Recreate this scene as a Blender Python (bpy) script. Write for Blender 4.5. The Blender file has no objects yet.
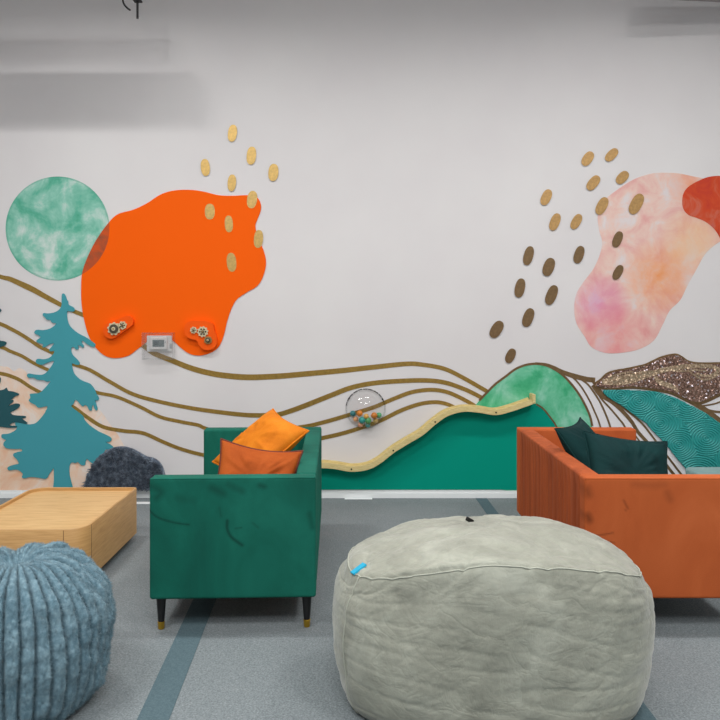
import bpy, bmesh, math, random
from mathutils import Vector, Matrix, noise, geometry
random.seed(7)
SC = bpy.context.scene
COL = SC.collection
PI = math.pi

# ------------------------------------------------------------------ camera, light, exposure
EYE = 1.53            # camera height
D = 5.9               # distance to the mural wall
F = 720.0
S = F / D
CEIL = 4.75
cam_data = bpy.data.cameras.new('camera')
cam_data.sensor_width = 36; cam_data.lens = 36; cam_data.shift_y = -0.068
cam_data.clip_end = 60
cam = bpy.data.objects.new('camera', cam_data); COL.objects.link(cam)
cam.location = (0, 0, EYE); cam.rotation_euler = (PI / 2, 0, 0)
SC.camera = cam
w = bpy.data.worlds.new('world'); SC.world = w; w.use_nodes = True
w.node_tree.nodes['Background'].inputs[0].default_value = (0.9, 0.95, 1, 1)
w.node_tree.nodes['Background'].inputs[1].default_value = 0.25
SC.view_settings.view_transform = 'Standard'; SC.view_settings.look = 'None'
SC.view_settings.gamma = 1; SC.view_settings.use_curve_mapping = False
SC.view_settings.exposure = 0.29

def area(name, loc, sx, sy, watts, col=(1, 1, 1), rot=(0, 0, 0)):
    l = bpy.data.lights.new(name, 'AREA'); l.shape = 'RECTANGLE'; l.size = sx; l.size_y = sy
    l.energy = watts; l.color = col
    o = bpy.data.objects.new(name, l); COL.objects.link(o); o.location = loc; o.rotation_euler = rot
    return o
# ceiling panels over the seating, and two track heads that wash the wall
area('ceiling_panel_lamp', (-2.4, 0.6, CEIL - 0.05), 1.2, 1.2, 85, (1, 0.98, 0.96))
area('ceiling_panel_lamp', (2.4, 0.6, CEIL - 0.05), 1.2, 1.2, 85, (1, 0.98, 0.96))
area('ceiling_panel_lamp', (0, -1.2, CEIL - 0.05), 2.4, 1.2, 120, (0.97, 0.99, 1))
for x_, y_, rz_, pw_ in ((-2.2, 3.7, -15, 16), (2.4, 3.7, 15, 14)):
    l_ = area('track_lamp', (x_, y_, 4.6), 0.2, 0.2, pw_, (1, 0.98, 0.96), (math.radians(4), 0, math.radians(rz_)))
    l_.data.spread = math.radians(142)
l_ = area('linear_lamp', (0.2, 3.75, 4.6), 6.0, 0.10, 60, (1, 0.98, 0.96)); l_.data.spread = math.radians(150)

# ------------------------------------------------------------------ helpers
def lin(c):
    return tuple(((v / 255) / 12.92 if v / 255 <= 0.04045 else ((v / 255 + 0.055) / 1.055) ** 2.4) for v in c)

class N:
    """small node-tree writer"""
    def __init__(s, name):
        s.m = bpy.data.materials.new(name); s.m.use_nodes = True
        s.t = s.m.node_tree; s.p = s.t.nodes['Principled BSDF']
        s.tc = None
    def n(s, kind, **kw):
        x = s.t.nodes.new(kind)
        for k, v in kw.items(): setattr(x, k, v)
        return x
    def l(s, a, b): s.t.links.new(a, b)
    def obj(s):
        if not s.tc: s.tc = s.n('ShaderNodeTexCoord')
        return s.tc.outputs['Object']
    def mapping(s, scale=(1, 1, 1), src=None, rot=(0, 0, 0)):
        m = s.n('ShaderNodeMapping'); m.inputs['Scale'].default_value = scale; m.inputs['Rotation'].default_value = rot
        s.l(src or s.obj(), m.inputs['Vector']); return m.outputs[0]
    def noise(s, scale, detail=4, rough=0.55, src=None, dist=0):
        x = s.n('ShaderNodeTexNoise'); x.inputs['Scale'].default_value = scale
        x.inputs['Detail'].default_value = detail; x.inputs['Roughness'].default_value = rough
        x.inputs['Distortion'].default_value = dist
        s.l(src or s.obj(), x.inputs['Vector']); return x.outputs['Fac']
    def ramp(s, fac, stops, interp='LINEAR'):
        r = s.n('ShaderNodeValToRGB'); r.color_ramp.interpolation = interp
        e = r.color_ramp.elements
        while len(e) < len(stops): e.new(0.5)
        for i, (pos, c) in enumerate(stops):
            e[i].position = pos; e[i].color = (*lin(c), 1) if len(c) == 3 else c
        s.l(fac, r.inputs[0]); return r.outputs[0]
    def mix(s, fac, a, b, mode='MIX'):
        x = s.n('ShaderNodeMix', data_type='RGBA', blend_type=mode)
        for i, v in ((0, fac), (6, a), (7, b)):
            if isinstance(v, (int, float)): x.inputs[i].default_value = v
            elif isinstance(v, tuple): x.inputs[i].default_value = (*lin(v), 1)
            else: s.l(v, x.inputs[i])
        return x.outputs[2]
    def math(s, op, a, b=0.0, c=None, clamp=False):
        x = s.n('ShaderNodeMath', operation=op); x.use_clamp = clamp
        for i, v in enumerate((a, b, c)):
            if v is None: continue
            if isinstance(v, (int, float)): x.inputs[i].default_value = v
            else: s.l(v, x.inputs[i])
        return x.outputs[0]
    def base(s, v):
        if isinstance(v, tuple): s.p.inputs['Base Color'].default_value = (*lin(v), 1)
        else: s.l(v, s.p.inputs['Base Color'])
    def set(s, **kw):
        for k, v in kw.items(): s.p.inputs[k.replace('_', ' ')].default_value = v
    def bump(s, h, strength=0.3, dist=0.01):
        b = s.n('ShaderNodeBump'); b.inputs['Strength'].default_value = strength; b.inputs['Distance'].default_value = dist
        s.l(h, b.inputs['Height']); s.l(b.outputs[0], s.p.inputs['Normal'])

def plain(name, c, rough=0.5, metal=0.0, **kw):
    k = N(name); k.base(c); k.set(Roughness=rough, Metallic=metal, **kw)
    return k.m

def velvet(name, c, dark, light, nap=3.0, sheen=0.35, stretch=(1, 1, 1), marks=False):
    k = N(name)
    f = k.noise(nap, 5, 0.6, k.mapping(stretch), 0.6)
    col = k.ramp(f, [(0.28, dark), (0.5, c), (0.75, light)])
    g = k.noise(260, 2, 0.6)
    col = k.mix(0.25, col, k.ramp(g, [(0.3, dark), (0.7, light)]))
    if marks:
        a = k.n('ShaderNodeAttribute', attribute_name='nap')
        col = k.mix(a.outputs['Fac'], col, tuple(int(v * 0.62) for v in dark))
    k.base(col); k.set(Roughness=0.75, Sheen_Weight=sheen, Sheen_Roughness=0.4, Specular_IOR_Level=0.2)
    k.p.inputs['Sheen Tint'].default_value = (*lin(light), 1)
    k.bump(g, 0.12, 0.002)
    return k.m

def finish(bm, name, mat, parent=None, loc=(0, 0, 0), smooth=True, angle=40):
    me = bpy.data.meshes.new(name)
    bmesh.ops.recalc_face_normals(bm, faces=bm.faces[:])
    bm.to_mesh(me); bm.free()
    if smooth:
        me.shade_smooth()
        if angle: me.set_sharp_from_angle(angle=math.radians(angle))
    o = bpy.data.objects.new(name, me); COL.objects.link(o)
    o.location = loc
    if parent: o.parent = parent
    if mat: me.materials.append(mat)
    return o

def tag(o, label, cat, group=None, kind=None):
    o['label'] = label; o['category'] = cat
    if group: o['group'] = group
    if kind: o['kind'] = kind
    return o

def thing(name, label, cat, loc=(0, 0, 0), rz=0, group=None):
    o = bpy.data.objects.new(name, None); COL.objects.link(o)
    o.location = loc; o.rotation_euler = (0, 0, rz); o.empty_display_size = 0.1
    return tag(o, label, cat, group)

def struct(o):
    o['kind'] = 'structure'; return o

def box(bm, lo, hi, bev=0.0, seg=2):
    r = bmesh.ops.create_cube(bm, size=1)
    vs = r['verts']
    for v in vs:
        v.co = Vector([lo[i] + (v.co[i] + 0.5) * (hi[i] - lo[i]) for i in range(3)])
    if bev:
        es = list({e for v in vs for e in v.link_edges})
        bmesh.ops.bevel(bm, geom=es, offset=bev, segments=seg, affect='EDGES', profile=0.5)

def rbox(bm, lo, hi, r, n=(8, 8, 8), fn=None, m=4):
    """dense rounded box; fn(p, normal_axis_vector) may push the surface"""
    lo, hi = Vector(lo), Vector(hi); c = (lo + hi) / 2; h = (hi - lo) / 2
    samp = []
    for a in range(3):
        rr = min(r, h[a] * 0.98); core = h[a] - rr
        e = [core + rr * math.tan((i / m) * PI / 4) for i in range(m + 1)]
        # outer samples go to the box face; after normalising they share the fillet evenly
        mid = [-core + 2 * core * i / n[a] for i in range(1, n[a])]
        samp.append([-x for x in reversed(e)] + mid + e)
    cache = {}
    def vert(p):
        key = (round(p.x, 6), round(p.y, 6), round(p.z, 6))
        if key in cache: return cache[key]
        inner = Vector([max(-(h[i] - min(r, h[i] * 0.98)), min(h[i] - min(r, h[i] * 0.98), p[i])) for i in range(3)])
        d = p - inner
        q = inner + d.normalized() * min(r, min(h) * 0.98)
        q = q + c
        if fn: q = fn(q, d.normalized())
        v = bm.verts.new(q); cache[key] = v; return v
    for a in range(3):
        b, d = (a + 1) % 3, (a + 2) % 3
        for sgn in (-1, 1):
            for i in range(len(samp[b]) - 1):
                for j in range(len(samp[d]) - 1):
                    q = []
                    for (ii, jj) in ((i, j), (i + 1, j), (i + 1, j + 1), (i, j + 1)):
                        p = Vector((0, 0, 0)); p[a] = sgn * h[a]; p[b] = samp[b][ii]; p[d] = samp[d][jj]
                        q.append(vert(p))
                    if len(set(q)) == 4:
                        try: bm.faces.new(q)
                        except ValueError: pass

def lathe(bm, prof, n=32, center=(0, 0, 0), axis='Z', cap=True):
    rings = []
    cx, cy, cz = center
    for r, z in prof:
        ring = []
        for i in range(n):
            a = 2 * PI * i / n
            if axis == 'Z': co = (cx + r * math.cos(a), cy + r * math.sin(a), cz + z)
            else: co = (cx + r * math.cos(a), cy - z, cz + r * math.sin(a))    # along -Y, out of the wall
            ring.append(bm.verts.new(co))
        rings.append(ring)
    for k in range(len(rings) - 1):
        for i in range(n):
            bm.faces.new((rings[k][i], rings[k][(i + 1) % n], rings[k + 1][(i + 1) % n], rings[k + 1][i]))
    if cap:
        bm.faces.new(rings[0]); bm.faces.new(rings[-1])

def tube(bm, pts, r, n=8, closed=False):
    pts = [Vector(p) for p in pts]; m = len(pts); rings = []
    up = Vector((0, 0, 1))
    prev = None
    for i, p in enumerate(pts):
        if closed: t = pts[(i + 1) % m] - pts[i - 1]
        else: t = pts[min(i + 1, m - 1)] - pts[max(i - 1, 0)]
        t.normalize()
        if prev is None:
            a = t.cross(up)
            if a.length < 1e-3: a = t.cross(Vector((1, 0, 0)))
            a.normalize()
        else:
            a = (prev - t * prev.dot(t)).normalized()
        prev = a; b = t.cross(a)
        rr = r[i] if isinstance(r, (list, tuple)) else r
        rings.append([bm.verts.new(p + a * rr * math.cos(2 * PI * k / n) + b * rr * math.sin(2 * PI * k / n)) for k in range(n)])
    for i in range(m if closed else m - 1):
        A, B = rings[i], rings[(i + 1) % m]
        for k in range(n): bm.faces.new((A[k], A[(k + 1) % n], B[(k + 1) % n], B[k]))
    if not closed: bm.faces.new(rings[0]); bm.faces.new(rings[-1])

def crom(p, closed=True, k=6):
    out = []; n = len(p)
    for i in range(n if closed else n - 1):
        if closed: a, b, c, d = p[i - 1], p[i], p[(i + 1) % n], p[(i + 2) % n]
        else: a, b, c, d = p[max(i - 1, 0)], p[i], p[i + 1], p[min(i + 2, n - 1)]
        for j in range(k):
            t = j / k
            out.append(tuple(0.5 * (2 * b[q] + (c[q] - a[q]) * t + (2 * a[q] - 5 * b[q] + 4 * c[q] - d[q]) * t * t
                                    + (3 * b[q] - a[q] - 3 * c[q] + d[q]) * t ** 3) for q in range(len(b))))
    if not closed: out.append(tuple(p[-1]))
    return out

def W(x, y):      # mural point (photo frame units) -> wall X, Z in metres
    return ((x - 360) / S, EYE - (y - 311) / S)

def crop(ox, oy, k, pts):   # points read off an enlargement
    return [(ox + x / k, oy + y / k) for x, y in pts]

def prism(bm, poly, y_back, y_front):
    a = [bm.verts.new((x, y_front, z)) for x, z in poly]
    b = [bm.verts.new((x, y_back, z)) for x, z in poly]
    n = len(poly)
    for i in range(n): bm.faces.new((a[i], b[i], b[(i + 1) % n], a[(i + 1) % n]))
    for t in geometry.tessellate_polygon([[Vector((x, z, 0)) for x, z in poly]]):
        for q in ([a[i] for i in t], [b[i] for i in t[::-1]]):
            try: bm.faces.new(q)
            except ValueError: pass

def decal(name, pts, layer, mat, thick=0.0008, smooth=6, parent=None, px=True):
    """a cut shape fixed flat on the wall; layer counts the sheets below it"""
    poly = [W(*p) for p in pts] if px else pts
    if smooth: poly = crom(poly, True, smooth)
    cx = sum(p[0] for p in poly) / len(poly); cz = sum(p[1] for p in poly) / len(poly)
    yb = D - layer * 0.001
    bm = bmesh.new()
    if parent: cx = cz = 0; off = yb - parent.location.y; base = (parent.location.x, parent.location.z)
    if parent:
        prism(bm, [(x - base[0], z - base[1]) for x, z in poly], off, off - thick)
        return finish(bm, name, mat, parent, smooth=False)
    prism(bm, [(x - cx, z - cz) for x, z in poly], 0, -thick)
    return finish(bm, name, mat, None, (cx, yb, cz), smooth=False)

def ribbon(name, pts, width, layer, mat, thick=0.0008, parent=None, k=8):
    p = crom([W(*q) for q in pts], False, k)
    n = len(p); L, R = [], []
    for i in range(n):
        t = Vector((p[min(i + 1, n - 1)][0] - p[max(i - 1, 0)][0], p[min(i + 1, n - 1)][1] - p[max(i - 1, 0)][1])).normalized()
        u = i / (n - 1)
        wd = width if not isinstance(width, (list, tuple)) else width[min(int(u * (len(width) - 1)), len(width) - 2)] * (1 - (u * (len(width) - 1)) % 1 if u < 1 else 0) + width[min(int(u * (len(width) - 1)), len(width) - 2) + 1] * ((u * (len(width) - 1)) % 1 if u < 1 else 1)
        h = wd / S / 2
        L.append((p[i][0] - t.y * h, p[i][1] + t.x * h)); R.append((p[i][0] + t.y * h, p[i][1] - t.x * h))
    yb = D - layer * 0.001
    cx, cz = p[n // 2]
    if parent: cx, cz = parent.location.x, parent.location.z
    y0 = (yb - parent.location.y) if parent else 0
    bm = bmesh.new()
    def row(q, y): return [bm.verts.new((x - cx, y, z - cz)) for x, z in q]
    lf, rf, lb, rb = row(L, y0 - thick), row(R, y0 - thick), row(L, y0), row(R, y0)
    for i in range(n - 1):
        bm.faces.new((lf[i], lf[i + 1], rf[i + 1], rf[i])); bm.faces.new((lb[i], rb[i], rb[i + 1], lb[i + 1]))
        bm.faces.new((lf[i], lb[i], lb[i + 1], lf[i + 1])); bm.faces.new((rf[i], rf[i + 1], rb[i + 1], rb[i]))
    bm.faces.new((lf[0], rf[0], rb[0], lb[0])); bm.faces.new((lf[-1], lb[-1], rb[-1], rf[-1]))
    return finish(bm, name, mat, parent, (0, 0, 0) if parent else (cx, yb, cz), smooth=False)

# ------------------------------------------------------------------ room shell
k = N('wall_paint'); k.base(k.ramp(k.noise(1.2, 3), [(0.3, (222, 219, 220)), (0.7, (227, 225, 225))])); k.set(Roughness=0.75)
k.bump(k.noise(180, 2), 0.05, 0.002); M_WALL = k.m
k = N('carpet')
f1 = k.noise(130, 3, 0.7); f2 = k.noise(1.4, 3)
c1 = k.ramp(f1, [(0.3, (92, 101, 105)), (0.5, (124, 132, 135)), (0.72, (158, 165, 167))])
k.base(k.mix(0.22, c1, k.ramp(f2, [(0.35, (106, 116, 119)), (0.65, (140, 147, 150))])))
k.set(Roughness=0.95, Specular_IOR_Level=0.1, Sheen_Weight=0.1); k.bump(f1, 0.5, 0.006); M_CARPET = k.m
k = N('carpet_stripe'); f1 = k.noise(160, 3, 0.7)
k.base(k.ramp(f1, [(0.3, (76, 95, 102)), (0.7, (100, 120, 127))])); k.set(Roughness=0.95, Specular_IOR_Level=0.1); k.bump(f1, 0.4, 0.005); M_STRIPE = k.m
M_BASE = plain('white_gloss_paint', (243, 247, 248), 0.4)
M_CEIL = plain('ceiling_paint', (205, 203, 203), 0.9)

XL, XR, YB = -5.6, 5.6, -4.2
def shell(name, lo, hi, mat):
    bm = bmesh.new(); c = [(a + b) / 2 for a, b in zip(lo, hi)]
    box(bm, [a - m for a, m in zip(lo, c)], [b - m for b, m in zip(hi, c)])
    return struct(finish(bm, name, mat, None, c, smooth=False))
shell('floor', (XL, YB, -0.12), (XR, D, 0), M_CARPET)
shell('wall_back', (XL, D, -0.12), (XR, D + 0.15, CEIL), M_WALL)
shell('wall_left', (XL - 0.15, YB, -0.12), (XL, D + 0.15, CEIL), M_WALL)
shell('wall_right', (XR, YB, -0.12), (XR + 0.15, D + 0.15, CEIL), M_WALL)
shell('wall_front', (XL - 0.15, YB - 0.15, -0.12), (XR + 0.15, YB, CEIL), M_WALL)
shell('ceiling', (XL - 0.15, YB - 0.15, CEIL), (XR + 0.15, D + 0.15, CEIL + 0.12), M_CEIL)
bm = bmesh.new()
box(bm, (XL, -0.010, -0.03), (XR, 0, 0.03)); box(bm, (XL, -0.014, -0.03), (XR, -0.010, 0.012), 0.0015)
struct(finish(bm, 'baseboard_back', M_BASE, None, (0, D, 0.03), smooth=False))
# darker inlaid carpet strips running towards the wall
def flat_strip(name, pts):
    bm = bmesh.new()
    a = [bm.verts.new((x, y, 0.0025)) for x, y in pts]; b = [bm.verts.new((x, y, 0.0)) for x, y in pts]
    bm.faces.new(a); bm.faces.new(b[::-1])
    for i in range(4): bm.faces.new((a[i], b[i], b[(i + 1) % 4], a[(i + 1) % 4]))
    return struct(finish(bm, name, M_STRIPE, None, smooth=False))
flat_strip('trim_1', [(-0.53, YB), (-0.41, YB), (-0.855, D - 0.02), (-0.975, D - 0.02)])
flat_strip('trim_2', [(1.17, YB), (1.27, YB), (1.035, D - 0.02), (0.945, D - 0.02)])

# ------------------------------------------------------------------ mural materials
def watercolor(name, stops, scale=6, dist=1.2, rough=0.7, detail=7):
    k = N(name)
    f = k.noise(scale, detail, 0.62, None, dist)
    k.base(k.ramp(f, stops)); k.set(Roughness=rough, Specular_IOR_Level=0.25)
    return k
M_MOON_K = watercolor('green_watercolor', [(0.30, (58, 158, 126)), (0.42, (98, 182, 156)), (0.53, (146, 204, 186)), (0.64, (208, 224, 218)), (0.75, (222, 224, 222))], 3.6, 0.35)
k = M_MOON_K
ln_ = k.n('ShaderNodeVectorMath', operation='LENGTH'); k.l(k.obj(), ln_.inputs[0])
rim_ = k.math('MULTIPLY', k.math('GREATER_THAN', k.math('ADD', ln_.outputs['Value'], k.math('MULTIPLY', k.noise(9, 3), 0.03)), 52 / S + 0.003), k.math('MULTIPLY', k.noise(3, 3), 0.8))
k.base(k.mix(rim_, k.p.inputs['Base Color'].links[0].from_socket, (84, 160, 138)))
M_MOON = M_MOON_K.m
M_PEACH = watercolor('peach_watercolor', [(0.3, (238, 186, 150)), (0.45, (242, 208, 182)), (0.6, (240, 224, 212)), (0.75, (228, 224, 222))], 4).m
M_HILL = watercolor('leaf_green_watercolor', [(0.28, (40, 150, 104)), (0.42, (72, 178, 130)), (0.55, (112, 198, 160)), (0.66, (150, 212, 188)), (0.75, (140, 204, 116))], 4.5, 0.4).m
def foil(name, c, rough=0.42):
    k = N(name); f = k.noise(45, 4, 0.6)
    k.base(k.ramp(f, [(0.3, tuple(int(v * 0.9) for v in c)), (0.7, tuple(min(255, int(v * 1.08)) for v in c))]))
    k.set(Roughness=rough, Metallic=0.55); k.bump(f, 0.12, 0.002); return k.m
M_GOLD = foil('gold_foil', (164, 134, 66))
M_GOLD_PALE = foil('pale_gold_foil', (206, 172, 104))
M_GOLD_TAN = foil('tan_gold_foil', (190, 152, 98))
M_GOLD_DARK = foil('dark_gold_foil', (132, 106, 74))  # brownish gold trim; also the dark reflection painted into the lower ovals
M_TEALP = plain('teal_paint', (72, 158, 170), 0.6, 0, Specular_IOR_Level=0.12)
M_DARKP = plain('deep_teal_paint', (22, 84, 92), 0.55)
M_FOREST = plain('emerald_paint', (0, 152, 130), 0.6, 0, Specular_IOR_Level=0.1)
M_WHITEP = plain('white_paint', (233, 231, 234), 0.6)

# moon, with its orange neighbour showing the overlap as a browner lens
MC, MR = (57.7, 228.5), 52.0
o = decal('moon_decal', [(MC[0] + MR * math.cos(2 * PI * i / 48), MC[1] + MR * math.sin(2 * PI * i / 48)) for i in range(48)], 1, M_MOON, smooth=2)
tag(o, 'round mottled green watercolour moon on the white wall beside the orange shape', 'wall decal')

orange_pts = crop(80, 180, 3.6, [(5, 400), (8, 340), (25, 285), (60, 215), (107, 150), (140, 122), (190, 108), (240, 85), (290, 53), (340, 38), (400, 36),
    (450, 43), (500, 55), (550, 57), (600, 55), (632, 58), (648, 78), (652, 105), (640, 140), (632, 165), (640, 205), (660, 250), (670, 295), (662, 340),
    (640, 380), (600, 405), (565, 430), (545, 465), (530, 510), (518, 560), (500, 600), (470, 622), (430, 632), (395, 625), (365, 605), (342, 584),
    (325, 572), (290, 567), (255, 572), (235, 588), (210, 607), (175, 632), (130, 641), (90, 632), (55, 600), (30, 555), (15, 500), (7, 450)])
o = decal('orange_shape', orange_pts, 3, None, 0.004)
oc = o.location
k = N('orange_panel_paint')
mx, mz = W(*MC)
sep = k.n('ShaderNodeSeparateXYZ'); k.l(k.obj(), sep.inputs[0])
dx = k.math('SUBTRACT', sep.outputs[0], mx - oc.x); dz = k.math('SUBTRACT', sep.outputs[2], mz - oc.z)
dist = k.math('SQRT', k.math('ADD', k.math('MULTIPLY', dx, dx), k.math('MULTIPLY', dz, dz)))
inside = k.math('LESS_THAN', dist, MR / S)
lens = k.ramp(k.noise(7, 5, 0.6, None, 1.5), [(0.35, (150, 84, 60)), (0.6, (206, 88, 44))])
k.base(k.mix(inside, (255, 100, 6), lens)); k.set(Roughness=0.6, Specular_IOR_Level=0.1); o.data.materials.append(k.m)
tag(o, 'large flat orange cloud-like shape on the wall behind the green sofa', 'wall panel')

# pink cloud and the red shape crossing it
pink_pts = crop(470, 130, 2.88, [(560, 123), (520, 126), (470, 143), (420, 175), (385, 205), (368, 245), (372, 290), (380, 320), (375, 355), (355, 400),
    (325, 440), (305, 475), (300, 520), (308, 560), (330, 595), (350, 625), (390, 642), (440, 641), (490, 630), (530, 605), (555, 560), (575, 520),
    (605, 490), (625, 450), (650, 405), (675, 360), (700, 335), (725, 318), (770, 290), (790, 230), (760, 180), (700, 147), (640, 133), (600, 125)])
o = decal('pink_cloud', pink_pts, 1, None)
pc = o.location
k = N('pink_watercolor')
f = k.noise(4.6, 7, 0.62, None, 0.5)
colr = k.ramp(f, [(0.3, (226, 160, 156)), (0.42, (231, 184, 176)), (0.52, (234, 202, 190)), (0.63, (226, 216, 216))])
def blot(x, y, r, c, colr, amt):
    bx, bz = W(x, y)
    s2 = k.n('ShaderNodeVectorMath', operation='DISTANCE'); k.l(k.obj(), s2.inputs[0]); s2.inputs[1].default_value = (bx - pc.x, 0, bz - pc.z)
    q = k.math('SUBTRACT', 1.0, k.math('DIVIDE', s2.outputs['Value'], r / S), clamp=True)
    q = k.math('MULTIPLY', k.math('SMOOTHSTEP' if False else 'POWER', q, 0.8), k.math('MULTIPLY', k.noise(7, 6, 0.65, None, 0.2), amt * 1.9), clamp=True)
    return k.mix(q, colr, c)
colr = blot(660, 277, 40, (240, 154, 84), colr, 0.8)
colr = blot(692, 240, 34, (240, 190, 140), colr, 0.8)
colr = blot(600, 304, 32, (224, 122, 178), colr, 0.65)
colr = blot(612, 340, 42, (232, 130, 136), colr, 0.7)
colr = blot(690, 185, 24, (238, 160, 120), colr, 0.8)
k.base(colr); k.set(Roughness=0.7); o.data.materials.append(k.m)
tag(o, 'tall pink and peach watercolour cloud on the white wall above the orange sofa', 'wall decal')
red_pts = crop(600, 160, 6, [(492, 250), (500, 200), (530, 160), (590, 125), (650, 102), (720, 95), (800, 98), (880, 130), (920, 210), (920, 330), (870, 440),
    (790, 520), (740, 510), (712, 455), (680, 410), (630, 370), (580, 348), (530, 330), (500, 295)])
o = decal('red_shape', red_pts, 3, watercolor('red_watercolor', [(0.32, (196, 58, 46)), (0.5, (208, 76, 40)), (0.62, (206, 102, 78)), (0.75, (196, 96, 96))], 5).m)
tag(o, 'rounded brick-red shape crossing the top of the pink cloud', 'wall decal')

# peach wash, trees, fur boulder
o = decal('peach_wash', [(-40, 360), (0, 366), (8, 367), (14, 371), (20, 368), (27, 373), (31, 384), (44, 392), (62, 400), (80, 396), (98, 408), (110, 424), (120, 438), (127, 455),
    (122, 470), (112, 480), (106, 490), (60, 490), (0, 490), (-40, 490)], 1, M_PEACH, smooth=5)
tag(o, 'pale peach watercolour wash on the wall behind the teal tree', 'wall decal')
t1 = [(382, 80), (395, 92), (403, 115), (412, 130), (415, 148), (445, 165), (450, 185), (430, 190), (408, 187), (405, 215), (412, 255), (430, 285), (470, 318), (520, 345), (560, 372), (575, 387),
    (568, 401), (545, 395), (520, 380), (500, 364), (492, 372), (506, 396), (500, 406), (486, 394), (472, 394), (474, 412), (460, 417), (445, 402), (432, 406), (430, 425), (440, 450), (465, 475), (480, 495),
    (475, 508), (455, 506), (435, 500), (440, 540), (455, 570), (490, 600), (540, 620), (560, 640), (572, 660), (585, 690), (590, 695)]
t2 = [(597, 112), (585, 122), (574, 122), (582, 152), (588, 172), (581, 182), (570, 170), (561, 148), (553, 166), (552, 182), (538, 178), (525, 155), (510, 150), (500, 158), (485, 145), (465, 122), (452, 120), (445, 140),
    (430, 155), (440, 168), (470, 190), (500, 215), (512, 240), (540, 270), (590, 305), (640, 328), (668, 345), (670, 362), (655, 370), (638, 370), (670, 390), (684, 406), (675, 418), (655, 415), (632, 419),
    (630, 445), (600, 465), (612, 480), (590, 505), (570, 505), (545, 490), (525, 472), (515, 490), (512, 508), (490, 508), (470, 490), (455, 497), (440, 492), (425, 500), (418, 530), (420, 570), (430, 610), (438, 660),
    (382, 661), (326, 660), (327, 600), (325, 530), (315, 540), (300, 560), (280, 590), (240, 585), (190, 580), (150, 588), (135, 580), (140, 562), (125, 545), (100, 535), (60, 540), (48, 528), (60, 515), (95, 505), (116, 500), (105, 475),
    (85, 455), (85, 440), (110, 430), (135, 425), (130, 412), (90, 412), (45, 408), (25, 390), (28, 370), (40, 358), (15, 345), (15, 325), (45, 322), (75, 312), (105, 290), (95, 265), (100, 250), (130, 258), (170, 265),
    (215, 258), (250, 225), (275, 190), (288, 158), (265, 160), (235, 165), (215, 148), (190, 135), (176, 120), (186, 105), (183, 84), (205, 80), (240, 75), (270, 50), (300, 15)]
t3 = [(305, 605), (285, 610), (265, 600), (230, 598), (205, 585), (175, 585), (165, 570), (175, 560), (205, 565), (250, 568), (280, 555), (305, 525), (328, 485), (290, 495), (255, 508), (225, 500), (218, 485), (230, 472), (265, 475),
    (300, 465), (325, 440), (328, 425), (310, 428), (298, 420), (312, 400), (328, 380), (300, 385), (275, 400), (258, 402), (262, 385), (230, 375), (222, 362), (245, 345), (240, 335), (215, 322), (210, 310), (225, 298), (260, 300),
    (305, 290), (340, 262), (315, 255), (305, 240), (285, 238), (272, 222), (260, 212), (265, 198), (290, 200), (325, 195), (355, 180), (372, 155), (373, 120), (374, 90)]
tree = crop(0, 280, 6, t1) + crop(0, 380, 6, t2) + crop(0, 280, 6, t3)
o = decal('teal_tree', tree, 4, M_TEALP, 0.008, smooth=3)
tag(o, 'flat teal fir tree silhouette on the wall behind the wooden coffee table', 'wall panel')
d1 = [(-180, 520), (-110, 480), (-60, 470)]
dark = [(-30, 284), (-20, 296), (-12, 303), (-4, 306), (1, 309), (1.6, 311), (-1, 313), (-6, 315), (-4, 322), (-2, 332), (0, 340), (4, 341), (7, 342.6), (5, 345.5), (0, 347.5), (-5, 352), (-4, 362), (-3, 370), (0, 376.6), (1.3, 379), (0, 384), (-3, 386), (0, 390),
        (5, 389), (7, 387.5), (8.6, 390.6), (13, 391.2), (19.4, 393.6), (18, 395.4), (15, 396.4), (12, 399.4), (10, 400), (13.4, 399.8), (13.6, 401.6), (9.2, 405.6), (15, 403.4), (20, 404), (19.2, 407.4), (13.4, 411), (10.8, 412.4),
        (14.2, 415), (25, 415.8), (26, 417.4), (22.6, 418.4), (27.6, 422.4), (26.6, 423.8), (20, 422.6), (14.2, 422.4), (10, 425), (17.4, 425.8), (16.6, 427.4), (8, 427.5), (0, 426.6), (-8, 430), (-14, 440), (-18, 470), (-18, 490), (-34, 490), (-36, 440), (-70, 430), (-58, 400), (-50, 380), (-44, 340), (-40, 310)]
o = decal('dark_tree', dark, 4, M_DARKP, 0.008, smooth=3)
tag(o, 'dark teal fir tree silhouette cut off by the left edge of the wall', 'wall panel')

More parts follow.
